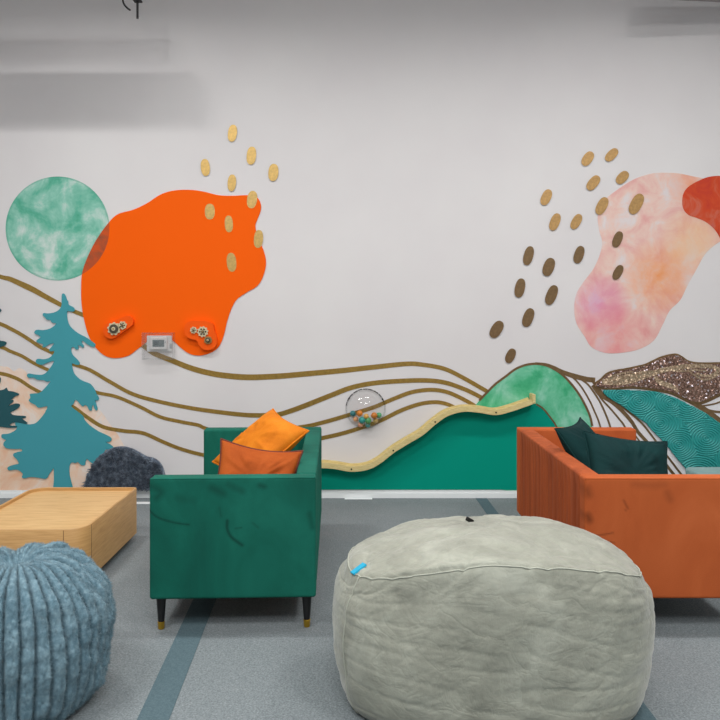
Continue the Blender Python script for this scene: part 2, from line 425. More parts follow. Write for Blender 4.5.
# ---- gold wave lines
lines = {
 'top': ([(-40, 264), (0, 276.5), (10, 279), (21.7, 284.2), (33, 289.5), (45, 296.2), (56.7, 302.5), (68, 308.5), (76.7, 312.3), (88, 317), (105, 325), (124, 335), (142.5, 345), (154, 353.2), (171.7, 360.4), (191, 368), (210.6, 373.2), (230, 376), (250, 377.2),
           (280, 376), (310, 373.4), (342, 370.5), (374, 367), (406, 363.8), (422, 364.5), (444, 368.6), (463, 377.6), (482.5, 388.7), (490, 393)], [3.4, 5.8, 4, 4.5, 5.2, 5.8, 5.2, 4.2, 4],
          'highest of the four long gold wave lines, passing below the thermostat'),
 'second': ([(-40, 309), (0, 323.7), (10, 328.3), (20, 333.7), (30, 340), (40, 346.7), (53, 353), (62, 358.5), (71.7, 363.5), (90, 370), (110, 381.7), (133, 394), (160, 401.7), (190, 407.8), (209.5, 410.7), (229, 413.2), (248, 415), (264, 415.2), (277.5, 414.6), (291, 410.7), (306.7, 404.9),
              (329, 396), (351.5, 387.5), (374, 383), (402.6, 380.8), (428, 380.4), (447, 383), (466.5, 390), (482.5, 398)], [3.8, 3.6, 3.6, 3.8, 4.4, 5, 4.6, 4],
             'second gold wave line from the top, passing just above the clear bowl of balls'),
 'third': ([(-40, 336), (0, 346.7), (10, 351), (21.7, 355.8), (33, 362.5), (43, 367.5), (55, 373), (75, 384), (96.7, 392.3), (116.7, 396.7), (140, 406.7), (160, 416.7), (180, 421.5), (198, 425), (205, 428), (230, 436), (255, 436.5), (280, 431.5), (299, 427.3), (310, 425.5), (329, 420.7), (351.5, 414),
             (374, 407), (393, 399), (412, 392), (431, 389.7), (447, 392), (463, 399), (477, 407)], [3.6, 3.2, 3.4, 3.6, 4, 4, 3.8],
            'third gold wave line from the top, crossing behind the clear bowl of balls'),
 'fourth': ([(-40, 366), (0, 373.3), (10, 375.8), (20, 380), (30, 386.7), (40, 392), (56, 399), (73, 406.7), (86.7, 416.7), (103, 426.7), (123, 430.7), (143, 433), (163, 441.7), (180, 448.5), (201.7, 454.5), (225, 458), (260, 456), (295, 446), (321, 438.3), (335.6, 435), (355, 429.6), (380, 420.7), (399.5, 411),
              (418.6, 404.2), (434.6, 402), (447, 404), (459, 409.5)], [3.8, 3.4, 3.8, 3.6, 4, 4, 3.6],
             'lowest of the four long gold wave lines, ending at the wooden ball track'),
}
for i, (key, (p, wd, lab)) in enumerate(lines.items()):
    tag(ribbon('gold_wave_line', p, wd, 2 + i * 0.1, M_GOLD), lab, 'wall decal', 'long gold wave lines across the wall')

# ---- gold ovals
def oval(x, y, ln, wd, tilt, mat, label, group):
    c = W(x, y); a, b = ln / 2 / S, wd / 2 / S; t = math.radians(tilt); poly = []
    for i in range(28):
        th = 2 * PI * i / 28
        e = 0.86
        u = b * math.copysign(abs(math.cos(th)) ** e, math.cos(th)); v = a * math.copysign(abs(math.sin(th)) ** e, math.sin(th))
        poly.append((c[0] + u * math.cos(t) + v * math.sin(t), c[1] - u * math.sin(t) + v * math.cos(t)))
    tag(decal('gold_oval', poly, 8, mat, 0.0008, 0, px=False), label, 'wall decal', group)
GL = 'gold ovals around the orange shape'
for x, y, ln, wd, ti, lab in [
    (232.6, 133.4, 17, 9, 8, 'gold oval on the wall, the highest of the cluster over the orange shape'),
    (251.5, 155.8, 18, 9.4, 6, 'gold oval on the white wall, second highest in the orange shape\'s cluster'),
    (205.5, 167.6, 17, 9, -5, 'gold oval on the white wall, leftmost of the orange shape\'s cluster'),
    (273.5, 172.6, 17.3, 10, 5, 'gold oval on the white wall, rightmost of the orange shape\'s cluster'),
    (232, 183, 16.7, 8.4, 5, 'gold oval on the white wall just above the orange shape\'s top edge'),
    (252.2, 199.7, 17.6, 10, 8, 'gold oval overlapping the upper right corner of the orange shape'),
    (210, 211.7, 15.8, 10, 0, 'gold oval leftmost of the three wholly inside the orange shape'),
    (229, 224, 16.8, 8.2, -3, 'gold oval in the middle of the three wholly inside the orange shape'),
    (258.6, 239, 18, 9.2, 5, 'gold oval straddling the right edge of the orange shape'),
    (231.7, 262.3, 19, 9.6, -5, 'gold oval lowest of all inside the orange shape')]:
    oval(x, y, ln, wd, ti, M_GOLD_PALE, lab, GL)
GR = 'gold and bronze ovals around the pink cloud'
for x, y, ln, wd, ti, mt, lab in [
    (587.4, 158.8, 16, 9.8, 35, 0, 'gold oval left one of the two highest ovals near the pink cloud'),
    (611.3, 155, 16, 9, 45, 0, 'gold oval right one of the two highest ovals near the pink cloud'),
    (622, 177.6, 15.3, 9.6, 45, 0, 'gold oval at the top left rim of the pink cloud'),
    (593, 183, 17.3, 9.8, 40, 0, 'gold oval on white wall below the two highest ovals'),
    (546, 197.4, 16.8, 9.6, 25, 0, 'gold oval highest on the far left of the pink cloud\'s cluster'),
    (601.6, 206, 18.8, 10.2, 28, 0, 'gold oval touching the upper left edge of the pink cloud'),
    (636, 204, 22.2, 11.6, 28, 0, 'largest gold oval, high inside the pink cloud'),
    (554.7, 222, 18, 9.6, 22, 0, 'gold oval left of a close pair at mid height beside the pink cloud'),
    (576, 221.7, 16.6, 9, 30, 0, 'gold oval right of a close pair at mid height beside the pink cloud'),
    (617.2, 239.4, 16.8, 9, 22, 1, 'brownish gold oval at mid height inside the pink cloud\'s left side'),
    (528.3, 255.7, 19.4, 9.6, 15, 1, 'gold oval painted with dark reflection, upper of the two furthest left at mid height'),
    (578.7, 254.7, 18, 9.6, 18, 1, 'brownish gold oval on white wall just left of the pink cloud\'s waist'),
    (548.5, 267, 18.8, 11, 20, 1, 'broad gold oval painted with dark reflection, above another in the middle of the cluster'),
    (617.6, 272.4, 16, 8.4, 28, 1, 'narrow gold oval painted with dark reflection, lowest of those inside the pink cloud'),
    (519.7, 288, 19.4, 10, 12, 1, 'dark bronze oval standing upright at the cluster\'s left side'),
    (551.3, 295, 20.8, 10.4, 22, 1, 'long dark bronze oval left of the pink cloud\'s lower half'),
    (528, 317.5, 19.4, 10.4, 20, 1, 'gold oval painted with dark reflection, third from the bottom, above the green hill'),
    (496.4, 329.3, 18.8, 11, 32, 1, 'gold oval painted with dark reflection, leftmost of all beside the pink cloud'),
    (510.3, 355.7, 15.3, 9, 25, 1, 'small gold oval painted with dark reflection, lowest of all, right above the green hill')]:
    oval(x, y, ln, wd, ti, (M_GOLD_TAN, M_GOLD_DARK)[mt], lab, GR)  # lower ovals are gold too, their dark reflection painted as a darker foil

# ---- hills on the right
hillc = crop(480, 350, 6, [(-5, 303), (40, 255), (90, 205), (150, 160), (210, 115), (270, 90), (330, 82), (390, 90), (440, 112), (490, 145), (540, 195), (590, 260), (630, 330), (660, 400), (672, 455)])
hr = thing('green_hill', 'light green watercolour hill on the wall above the ball track\'s end', 'wall decal', (W(545, 490)[0], D, W(545, 490)[1]))
decal('hill_face', hillc + [(596, 450), (602, 480), (603, 489.5), (550, 489.5), (500, 489.5), (470, 470), (466, 440), (470, 415)], 3, M_HILL, smooth=4, parent=hr)
ribbon('outline', hillc, 2.2, 5, M_GOLD_DARK, parent=hr)
# striped hill
sh = thing('striped_hill', 'white hill with flowing bronze stripes on the wall behind the orange sofa', 'wall decal', (W(650, 490)[0], D, W(650, 490)[1]))
ridge = [(540, 364.5), (552, 367), (562, 373), (573, 376), (584, 379), (595, 380.5), (606, 376), (620, 369), (640, 365), (655, 360), (668, 355), (675, 354), (688, 361), (700, 363.5), (730, 364), (760, 366)]
decal('hill_face', ridge + [(770, 400), (770, 489.5), (700, 489.5), (620, 489.5), (560, 489.5), (550, 440), (540, 400)], 1, M_WHITEP, smooth=4, parent=sh)
def C7(p): return crop(570, 340, 4.8, p)
stripes = [
    (crop(480, 350, 6, [(330, 79), (390, 86), (440, 104), (490, 130), (560, 155), (640, 175), (690, 180)]), [2, 3.5, 5, 5]),
    (crop(480, 350, 6, [(500, 140), (560, 168), (610, 225), (655, 300), (685, 365), (715, 440)]) + [(606, 450), (613, 489)], 1.7),
    (C7([(0, 168), (40, 183), (80, 208), (112, 248), (142, 295), (168, 350), (192, 415), (215, 500), (230, 715)]), 1.9),
    (C7([(95, 185), (125, 225), (145, 275), (190, 325), (230, 372), (262, 415), (300, 500), (330, 600), (350, 715)]), 1.8),
    (C7([(110, 215), (145, 262), (200, 296), (250, 340), (295, 392), (325, 440), (370, 490), (420, 545), (470, 610), (510, 660), (560, 715)]), [4.5, 4, 3.4, 3, 2.6]),
    (C7([(135, 225), (170, 272), (230, 308), (290, 352), (345, 400), (385, 450), (430, 510), (480, 575), (530, 640), (590, 715)]), 2.0),
    (C7([(300, 440), (345, 500), (400, 560), (440, 620), (490, 690), (510, 715)]), 1.6),
    (C7([(600, 310), (650, 295), (700, 272), (730, 258), (800, 230)]), 3.0),
    (C7([(610, 318), (660, 312), (710, 300), (800, 262)]), 1.6),
    (C7([(620, 320), (670, 338), (720, 345), (800, 340)]), 2.4),
    (C7([(640, 334), (690, 362), (730, 382), (800, 400)]), 2.0),
    (C7([(120, 220), (200, 228), (280, 222), (350, 226), (420, 236), (480, 248), (530, 270), (580, 295), (620, 318), (660, 342), (720, 388), (800, 450)]), 5.0),
]
for i, (p, wd) in enumerate(stripes): ribbon('stripe', p, wd, 3 + i * 0.12, M_GOLD_DARK, parent=sh)

# sequin mountain
mp = C7([(118, 212), (150, 190), (175, 166), (210, 152), (260, 143), (310, 133), (360, 121), (400, 103), (440, 85), (500, 72), (530, 83), (560, 103), (600, 113), (660, 115), (730, 114), (800, 120), (820, 180), (780, 225), (730, 246), (680, 270), (640, 288), (610, 295),
         (570, 288), (530, 268), (480, 247), (420, 235), (350, 225), (280, 221), (220, 228), (160, 228), (128, 221)])
mt = thing('sequin_mountain', 'brown and gold sequin mountain panel on the wall at the right edge', 'wall panel', (W(670, 405)[0], D, W(670, 405)[1]))
def sequins(name, stops):
    k = N(name)
    v = k.n('ShaderNodeTexVoronoi'); v.inputs['Scale'].default_value = 105; k.l(k.obj(), v.inputs['Vector'])
    sepc = k.n('ShaderNodeSeparateColor'); k.l(v.outputs['Color'], sepc.inputs[0])
    k.base(k.ramp(sepc.outputs[1], stops)); k.set(Roughness=0.32, Metallic=0.5)
    vm = k.n('ShaderNodeVectorMath', operation='SUBTRACT'); k.l(v.outputs['Color'], vm.inputs[0]); vm.inputs[1].default_value = (0.5, 0.5, 0.5)
    vs = k.n('ShaderNodeVectorMath', operation='SCALE'); k.l(vm.outputs[0], vs.inputs[0]); vs.inputs['Scale'].default_value = 0.75
    ge = k.n('ShaderNodeNewGeometry'); va = k.n('ShaderNodeVectorMath', operation='ADD'); k.l(ge.outputs['Normal'], va.inputs[0]); k.l(vs.outputs[0], va.inputs[1])
    vn = k.n('ShaderNodeVectorMath', operation='NORMALIZE'); k.l(va.outputs[0], vn.inputs[0]); k.l(vn.outputs[0], k.p.inputs['Normal'])
    return k.m
M_SEQ = sequins('brown_sequins', [(0.0, (92, 68, 58)), (0.6, (142, 110, 94)), (0.9, (172, 142, 130)), (1.0, (232, 222, 232))])
M_SEQG = sequins('gold_sequins', [(0.0, (150, 124, 98)), (1.0, (208, 186, 158))])
decal('sequin_face', mp, 7, M_SEQ, 0.012, smooth=4, parent=mt)
for i, (p, wd) in enumerate([([(150, 200), (190, 196), (240, 192), (300, 180), (350, 166), (395, 158)], [4, 8, 10, 10, 8, 5]), ([(180, 176), (240, 160), (300, 150)], [1, 2, 1]), ([(388, 162), (430, 146), (520, 130), (600, 124), (670, 126), (706, 140), (690, 162), (650, 172), (600, 160)], [5, 5, 4, 3.5, 2]),
        ([(404, 172), (420, 196), (455, 212), (490, 224), (514, 248)], [3, 5, 4.5, 3]), ([(560, 142), (590, 166), (635, 188), (680, 180), (715, 160)], [1.2, 1.8, 1.2]), ([(455, 143), (530, 148), (600, 143), (650, 148)], [1, 1.8, 1]), ([(730, 190), (780, 170), (800, 140)], [2, 3, 2])]):
    ribbon('brushed_stroke', C7(p), wd, 19.2 + i * 0.1, M_SEQG, 0.001, parent=mt)
ribbon('outline', mp + [mp[0]], 3.4, 6, M_GOLD_DARK, 0.006, parent=mt)

# carved teal panel: real concentric ridges
def carved():
    poly = crom([W(*p) for p in C7([(158, 243), (175, 236), (230, 237), (300, 240), (360, 243), (410, 247), (460, 262), (510, 280), (560, 305), (610, 330), (650, 352), (690, 380), (730, 408), (800, 460), (880, 540), (890, 640), (880, 714),
        (760, 717), (640, 715), (600, 668), (575, 640), (540, 600), (505, 560), (470, 515), (430, 470), (390, 430), (360, 396), (330, 376), (290, 346), (250, 316), (210, 292), (175, 270), (160, 254)])], True, 4)
    bx, bz = W(690, 489)
    px = [(x - bx, z - bz) for x, z in poly]
    def inside(x, z):
        c = False; j = len(px) - 1
        for i in range(len(px)):
            if (px[i][1] > z) != (px[j][1] > z) and x < (px[j][0] - px[i][0]) * (z - px[i][1]) / (px[j][1] - px[i][1]) + px[i][0]: c = not c
            j = i
        return c
    seeds = [W(*p) for p in C7([(330, 290), (560, 300), (650, 470), (430, 400), (610, 640), (760, 330), (800, 560), (240, 262), (520, 500), (700, 700), (480, 300)])]
    seeds = [(x - bx, z - bz) for x, z in seeds]
    x0, x1 = min(p[0] for p in px), max(p[0] for p in px); z0, z1 = min(p[1] for p in px), max(p[1] for p in px)
    st = 0.0042; bm = bmesh.new(); cache = {}
    nx, nz = int((x1 - x0) / st), int((z1 - z0) / st)
    def vv(i, j):
        if (i, j) in cache: return cache[i, j]
        x, z = x0 + i * st, z0 + j * st
        wob = 0.02 * noise.noise(Vector((x * 4, z * 4, 3)))
        d = min(math.hypot(x - a, (z - b) * 1.25) for a, b in seeds) + wob
        hgt = 0.5 + 0.5 * math.sin(d * 2 * PI / 0.021)
        v_ = bm.verts.new((x, -0.009 - 0.013 * hgt ** 0.55, z)); cache[i, j] = v_; return v_
    for i in range(nx):
        for j in range(nz):
            if inside(x0 + (i + .5) * st, z0 + (j + .5) * st):
                bm.faces.new((vv(i, j), vv(i + 1, j), vv(i + 1, j + 1), vv(i, j + 1)))
    flat = {}
    def bb(i, j):
        if (i, j) not in flat: flat[i, j] = bm.verts.new((x0 + i * st, -0.0065, z0 + j * st))
        return flat[i, j]
    edges = [e for e in bm.edges if e.is_boundary]
    inv = {v_: k_ for k_, v_ in cache.items()}
    cells = [tuple(inv[v_] for v_ in f_.verts) for f_ in bm.faces]
    pairs = [(inv[e.verts[0]], inv[e.verts[1]]) for e in edges]
    for c_ in cells: bm.faces.new([bb(*q) for q in c_[::-1]])
    for a_, b_ in pairs: bm.faces.new((cache[a_], cache[b_], bb(*b_), bb(*a_)))
    return finish(bm, 'carved_panel', plain('carved_teal', (44, 158, 154), 0.5), None, (bx, D, bz), angle=None)
tag(carved(), 'teal panel carved with swirling concentric ridges, behind the orange sofa', 'wall panel')

# dark emerald hill below the track
track_px = [(262, 478), (285, 470), (303, 466.5), (321, 465.4), (335.6, 466.4), (351.5, 469), (367.5, 467), (380, 460.6), (393, 450.4), (409, 440.5), (421.8, 432.8), (434.6, 422), (447, 413.7), (463, 409.5), (479, 410.5), (495, 412.7), (511, 409), (531, 402)]
hd = thing('emerald_hill', 'flat emerald green hill painted on the wall below the wooden ball track', 'wall decal', (W(430, 489)[0], D, W(430, 489)[1]))
hp = [(x, y + 1) for x, y in track_px] + [(536, 404), (543, 408.5), (550, 417), (556, 426), (561, 440), (566, 465), (568, 489.5), (500, 489.5), (400, 489.5), (300, 489.5), (256, 489.5)]
decal('hill_face', hp, 5, M_FOREST, smooth=5, parent=hd)
ribbon('outline', hp[len(track_px):len(track_px) + 7], 1.6, 7, M_GOLD_DARK, parent=hd)

# ------------------------------------------------------------------ ball track (channel of pale wood)
k = N('pale_plywood'); f = k.noise(30, 4, 0.6, k.mapping((1, 1, 6)))
k.base(k.ramp(f, [(0.3, (206, 184, 122)), (0.6, (226, 208, 150)), (0.8, (232, 218, 168))])); k.set(Roughness=0.5); M_PLY = k.m
def track_section(pts, parent):
    p = crom([W(*q) for q in pts], False, 8)
    bx, bz = parent.location.x, parent.location.z
    bm = bmesh.new(); n = len(p); rows = []
    # cross-section in (out-of-wall, along the normal): floor plate, front lip
    sec = [(0.0, -0.012), (0.108, -0.012), (0.108, 0.030), (0.096, 0.030), (0.096, 0.0), (0.012, 0.0), (0.012, 0.034), (0.0, 0.034)]
    for i in range(n):
        t = Vector((p[min(i + 1, n - 1)][0] - p[max(i - 1, 0)][0], p[min(i + 1, n - 1)][1] - p[max(i - 1, 0)][1])).normalized()
        rows.append([bm.verts.new((p[i][0] - t.y * b - bx, -0.0075 - a, p[i][1] + t.x * b - bz)) for a, b in sec])
    m = len(sec)
    for i in range(n - 1):
        for j in range(m): bm.faces.new((rows[i][j], rows[i][(j + 1) % m], rows[i + 1][(j + 1) % m], rows[i + 1][j]))
    bm.faces.new(rows[0]); bm.faces.new(rows[-1])
    return finish(bm, 'channel', M_PLY, parent, angle=35)
tr = thing('ball_track', 'pale wooden ball track snaking along the top of the emerald hill', 'ball track', (W(430, 440)[0], D, W(430, 440)[1]))
# front lip is nearer the camera, so drawn slightly larger: pull the path towards the vanishing point
def pull(p, d=0.07): return [(360 + (x - 360) * (D - d) / D, 311 + (y - 311) * (D - d) / D) for x, y in p]
tp = pull(track_px)
track_section(tp[:10], tr); track_section([tuple(a + 0.012 * (b - a) for a, b in zip(tp[9], tp[10]))] + tp[10:], tr)
bm = bmesh.new(); ex, ez = W(*pull([(532.5, 400.5)])[0])
box(bm, (ex - tr.location.x - 0.012, -0.118, ez - tr.location.z - 0.02), (ex - tr.location.x + 0.014, -0.0075, ez - tr.location.z + 0.055), 0.004)
finish(bm, 'end_stop', M_PLY, tr, smooth=False)
M_SCREW = plain('dark_screw', (60, 58, 52), 0.4, 0.8)
for i in (5, 8, 11, 15):
    x, z = W(*tp[i]); bm = bmesh.new()
    lathe(bm, [(0.007, 0), (0.007, 0.003), (0.004, 0.004)], 12, (x - tr.location.x, -0.1155, z - tr.location.z + 0.008), 'Y')
    finish(bm, 'screw', M_SCREW, tr)

# ------------------------------------------------------------------ clear plastics
def clear(name, tint=0.93, rough=0.03, spec=1.0, refl=0.04):
    k = N(name); k.t.nodes.remove(k.p)
    out = [n for n in k.t.nodes if n.type == 'OUTPUT_MATERIAL'][0]
    tr_ = k.n('ShaderNodeBsdfTransparent'); tr_.inputs[0].default_value = (tint, tint, tint, 1)
    gl = k.n('ShaderNodeBsdfGlossy'); gl.inputs['Roughness'].default_value = rough; gl.inputs[0].default_value = (spec, spec, spec, 1)
    mx_ = k.n('ShaderNodeMixShader'); mx_.inputs[0].default_value = refl
    k.l(tr_.outputs[0], mx_.inputs[1]); k.l(gl.outputs[0], mx_.inputs[2])
    k.l(mx_.outputs[0], out.inputs[0]); return k.m
M_CLEAR = clear('clear_acrylic', 0.93, 0.05); M_CLEAR2 = clear('clear_acrylic_cover', 0.95, 0.05, 1.0, 0.07)

# bowl of balls
bx, bz = W(*pull([(365.6, 409.5)])[0]); BR = 0.155
bw = thing('ball_bowl', 'clear acrylic wall bowl holding small coloured balls', 'wall bowl', (bx, D, bz))
bm = bmesh.new()
prof = [(BR * math.cos(a), 0.010 + 0.125 * math.sin(a)) for a in [PI / 2 * i / 14 for i in range(14)]] + [(0.004, 0.1352)]
inn = [(r * 0.97, 0.010 + (z - 0.010) * 0.965) for r, z in prof][::-1]
lathe(bm, prof, 56, axis='Y', cap=False); 
finish(bm, 'bowl', M_CLEAR, bw, angle=None)
bm = bmesh.new(); lathe(bm, [(BR * 0.985, 0.003), (BR * 1.07, 0.003), (BR * 1.07, 0.009), (BR * 0.985, 0.009), (BR * 0.985, 0.003)], 64, axis='Y', cap=False)
finish(bm, 'rim', M_CLEAR, bw, smooth=False)
M_INK = plain('dark_ink', (40, 40, 42), 0.5)
for a0, a1 in ((100, 112), (114, 128), (131, 146), (50, 66), (69, 82), (84, 97), (150, 158), (160, 172), (20, 34), (36, 47)):
    bm = bmesh.new()
    ang = [math.radians(a0 + (a1 - a0) * i / 6) for i in range(7)]
    o_ = [bm.verts.new((BR * 1.05 * math.cos(t), -0.0095, BR * 1.05 * math.sin(t))) for t in ang]; i_ = [bm.verts.new((BR * 1.012 * math.cos(t), -0.0095, BR * 1.012 * math.sin(t))) for t in ang]
    for i in range(6): bm.faces.new((o_[i], o_[i + 1], i_[i + 1], i_[i]))
    finish(bm, 'rim_mark', M_INK, bw, smooth=False)
for t in (28, 148):
    bm = bmesh.new(); lathe(bm, [(0.007, 0.009), (0.007, 0.013), (0.003, 0.0145)], 12, (BR * 1.02 * math.cos(math.radians(t)), 0, BR * 1.02 * math.sin(math.radians(t))), 'Y')
    finish(bm, 'screw', M_INK, bw)
balls = [(205, 307, 26, (44, 124, 128), 'dark teal ball leftmost in the clear wall bowl'), (267, 303, 27, (226, 134, 44), 'larger orange ball near the left in the clear wall bowl'), (230, 358, 23, (228, 164, 116), 'peach ball low on the left in the clear wall bowl'),
         (326, 330, 24, (232, 176, 84), 'yellow ball in the middle of the clear wall bowl'), (288, 364, 30, (52, 160, 152), 'bright teal ball at the front of the clear wall bowl'), (344, 368, 29, (82, 158, 96), 'green ball right of the bright teal ball in the bowl'),
         (398, 322, 29, (206, 124, 36), 'amber ball on the right in the clear wall bowl'), (442, 322, 25, (86, 172, 118), 'light green ball rightmost in the clear wall bowl'), (275, 408, 24, (222, 156, 122), 'peach ball at the bottom left of the bowl'),
         (340, 412, 23, (66, 152, 150), 'teal ball at the very bottom of the clear wall bowl'), (412, 372, 24, (190, 160, 96), 'sand-coloured ball under the amber ball in the bowl')]
for x, y, r, c, lab in balls:
    px_, py_ = 330 + x / 9, 380 + y / 9
    X, Z = W(*pull([(px_, py_)], 0.07)[0]); rr = r / 9 / S
    dep = 0.055 if math.hypot(X - bx, Z - bz) < 0.1 else 0.034
    bm = bmesh.new(); bmesh.ops.create_uvsphere(bm, u_segments=20, v_segments=12, radius=rr)
    tag(finish(bm, 'ball', plain('ball_plastic', c, 0.3), None, (X, D - dep, Z), angle=None), lab, 'ball', 'balls in the clear wall bowl')

# thermostat in its clear cover
M_TW = plain('white_plastic', (226, 228, 228), 0.4); M_SCR = plain('grey_lcd', (120, 134, 136), 0.25)
c0 = W(160, 346)
th = thing('thermostat', 'white thermostat with a grey screen under the clear cover', 'thermostat', (c0[0], D, c0[1]))
def wallbox(name, x0, y0, x1, y1, d0, d1, mat, parent, bev=0.003):
    bm = bmesh.new(); a, b = W(x0, y1), W(x1, y0)
    box(bm, (a[0] - c0[0], -d1, a[1] - c0[1]), (b[0] - c0[0], -d0, b[1] - c0[1]), bev)
    return finish(bm, name, mat, parent, smooth=False)
wallbox('body', 151, 337.2, 168.2, 349.4, 0.007, 0.035, M_TW, th, 0.006)
wallbox('screen', 153.8, 339.6, 165.4, 346.6, 0.035, 0.037, M_SCR, th, 0)
wallbox('display_glyph', 155.4, 341.2, 160, 344.8, 0.037, 0.0375, plain('lcd_dark', (84, 98, 102), 0.3), th, 0)
wallbox('button', 165.9, 341, 167.4, 343, 0.035, 0.037, plain('pale_grey_plastic', (190, 194, 196), 0.4), th, 0)
wallbox('base', 147.2, 335.5, 172, 351.5, 0.0075, 0.012, M_TW, th, 0.002)
cv = thing('thermostat_cover', 'clear acrylic guard box over the thermostat below the orange shape', 'guard box', (c0[0], D, c0[1]))
def sheet(x0, y0, x1, y1, d0, d1, nm): return wallbox(nm, x0, y0, x1, y1, d0, d1, M_CLEAR2, cv, 0)
sheet(144.4, 332.4, 175.4, 359, 0.074, 0.077, 'front_pane')
sheet(144.4, 332.4, 145.4, 359, 0.0075, 0.074, 'side_pane'); sheet(174.4, 332.4, 175.4, 359, 0.0075, 0.074, 'side_pane')
sheet(145.4, 332.4, 174.4, 333.4, 0.0075, 0.074, 'top_pane'); sheet(145.4, 358, 174.4, 359, 0.0075, 0.074, 'bottom_pane')
wallbox('lock', 172.2, 343, 175.2, 348, 0.077, 0.085, plain('grey_lock', (170, 172, 174), 0.35, 0.4), cv, 0.002)

# gear pads
M_OPAD = plain('orange_pad_paint', (250, 94, 14), 0.55, 0, Specular_IOR_Level=0.15)
k = N('pale_gear_wood'); f = k.noise(60, 3); k.base(k.ramp(f, [(0.3, (196, 180, 140)), (0.7, (226, 214, 180))])); k.set(Roughness=0.5); M_GEAR = k.m
M_GDARK = plain('dark_gear_metal', (92, 84, 70), 0.4, 0.5); M_BRASS = plain('brass_gear', (176, 140, 84), 0.4, 0.6)
def C9(p): return crop(90, 305, 5.14, p)
def gear(parent, px_, r, teeth, spokes, mat, hub, y0=0.045):
    X, Z = W(*pull([px_], 0.05)[0]); X -= parent.location.x; Z -= parent.location.z
    R = r / S; poly = []
    for i in range(teeth * 4):
        a = 2 * PI * (i + 0.5) / (teeth * 4); rr = R if i % 4 < 2 else R * 0.85
        poly.append((X + rr * math.cos(a), Z + rr * math.sin(a)))
    bm = bmesh.new(); prism(bm, poly, -y0, -y0 - 0.012); g = finish(bm, 'gear', mat, parent, smooth=False)
    for i in range(spokes):
        a = 2 * PI * i / spokes; bm = bmesh.new()
        lathe(bm, [(R * 0.17, y0 + 0.012), (R * 0.17, y0 + 0.0135)], 12, (X + R * 0.5 * math.cos(a), 0, Z + R * 0.5 * math.sin(a)), 'Y'); finish(bm, 'spoke_hole', M_GDARK, g, smooth=False)
    bm = bmesh.new(); lathe(bm, [(R * hub, y0 + 0.012), (R * hub, y0 + 0.02), (R * hub * 0.6, y0 + 0.022)], 20, (X, 0, Z), 'Y'); finish(bm, 'hub', M_GDARK, g)
    bm = bmesh.new(); lathe(bm, [(R * 0.12, y0 + 0.02), (R * 0.12, y0 + 0.03)], 12, (X, 0, Z), 'Y'); finish(bm, 'axle', M_BRASS, g)
    if hub > 0.5:
        bm = bmesh.new(); lathe(bm, [(R * hub * 0.42, y0 + 0.02), (R * hub * 0.42, y0 + 0.026), (R * hub * 0.3, y0 + 0.026)], 20, (X, 0, Z), 'Y', True); finish(bm, 'ring', M_GEAR, g, smooth=False)
def capsule(p0, r0, p1, r1):
    a = math.atan2(p1[1] - p0[1], p1[0] - p0[0]); out = []
    for i in range(13): t = a + PI / 2 + PI * i / 12; out.append((p0[0] + r0 * math.cos(t), p0[1] + r0 * math.sin(t)))
    for i in range(13): t = a - PI / 2 + PI * i / 12; out.append((p1[0] + r1 * math.cos(t), p1[1] + r1 * math.sin(t)))
    return out
gp = thing('gear_board', 'rounded orange gear board with two gears, lower left on the orange shape', 'gear board', (W(118, 330)[0], D - 0.007, W(118, 330)[1]))
bm = bmesh.new(); poly = [W(*q) for q in pull(C9(capsule((112, 130), 42, (195, 85), 30)), 0.03)]
prism(bm, [(x - gp.location.x, z - gp.location.z) for x, z in poly], 0, -0.038); finish(bm, 'pad', M_OPAD, gp, smooth=False)
gear(gp, C9([(124, 122)])[0], 6.6, 9, 0, M_GEAR, 0.68, 0.038); gear(gp, C9([(168, 104)])[0], 4.2, 7, 5, M_GEAR, 0.3, 0.038)
gp2 = thing('gear_board', 'three-lobed orange gear board with three gears, right of the thermostat', 'gear board', (W(202, 333)[0], D - 0.007, W(202, 333)[1]))
lob = crom(C9([(488, 135), (492, 100), (520, 82), (560, 80), (600, 82), (632, 98), (640, 130), (652, 165), (650, 205), (625, 228), (585, 228), (562, 205), (550, 182), (515, 172), (495, 158)]), True, 5)
bm = bmesh.new(); prism(bm, [(W(*q)[0] - gp2.location.x, W(*q)[1] - gp2.location.z) for q in pull(lob, 0.03)], 0, -0.038); finish(bm, 'pad', M_OPAD, gp2, smooth=False)
gear(gp2, C9([(533, 129)])[0], 3.5, 8, 5, M_GEAR, 0.26, 0.038); gear(gp2, C9([(580, 137)])[0], 5.5, 10, 6, M_GEAR, 0.25, 0.038); gear(gp2, C9([(607, 180)])[0], 4.2, 9, 0, M_BRASS, 0.6, 0.038)

# fur boulder panel
fb_px = [(85, 489), (86, 478), (90, 470), (95, 461), (105, 451.5), (115, 447), (124.5, 446.5), (132, 448.5), (138, 451.4), (146, 456), (153.6, 458), (159.5, 462), (163.5, 469), (166, 480), (167, 489)]
fb = thing('fur_boulder', 'shaggy dark slate fur boulder panel on the wall above the baseboard', 'fur panel', (W(126, 489)[0], D, W(126, 489)[1]))
poly = [(x - fb.location.x, z - fb.location.z) for x, z in [W(*q) for q in pull(fb_px, 0.015)]]
poly = crom(poly, False, 4)
k = N('slate_fur'); f = k.noise(26, 4, 0.7)
k.base(k.ramp(f, [(0.32, (38, 46, 60)), (0.5, (84, 98, 116)), (0.68, (142, 156, 170))])); k.set(Roughness=0.8, Sheen_Weight=0.3); M_FUR = k.m
cxm = sum(p[0] for p in poly) / len(poly); czm = 0.12
bm = bmesh.new(); rings = []
for q in range(8):
    t = q / 7.0; sc_ = math.cos(t * PI / 2); y = -0.02 - 0.05 * math.sin(t * PI / 2)
    rings.append([bm.verts.new((cxm + (x - cxm) * sc_, y, czm + (z - czm) * sc_)) for x, z in poly] if sc_ > 0.01 else None)
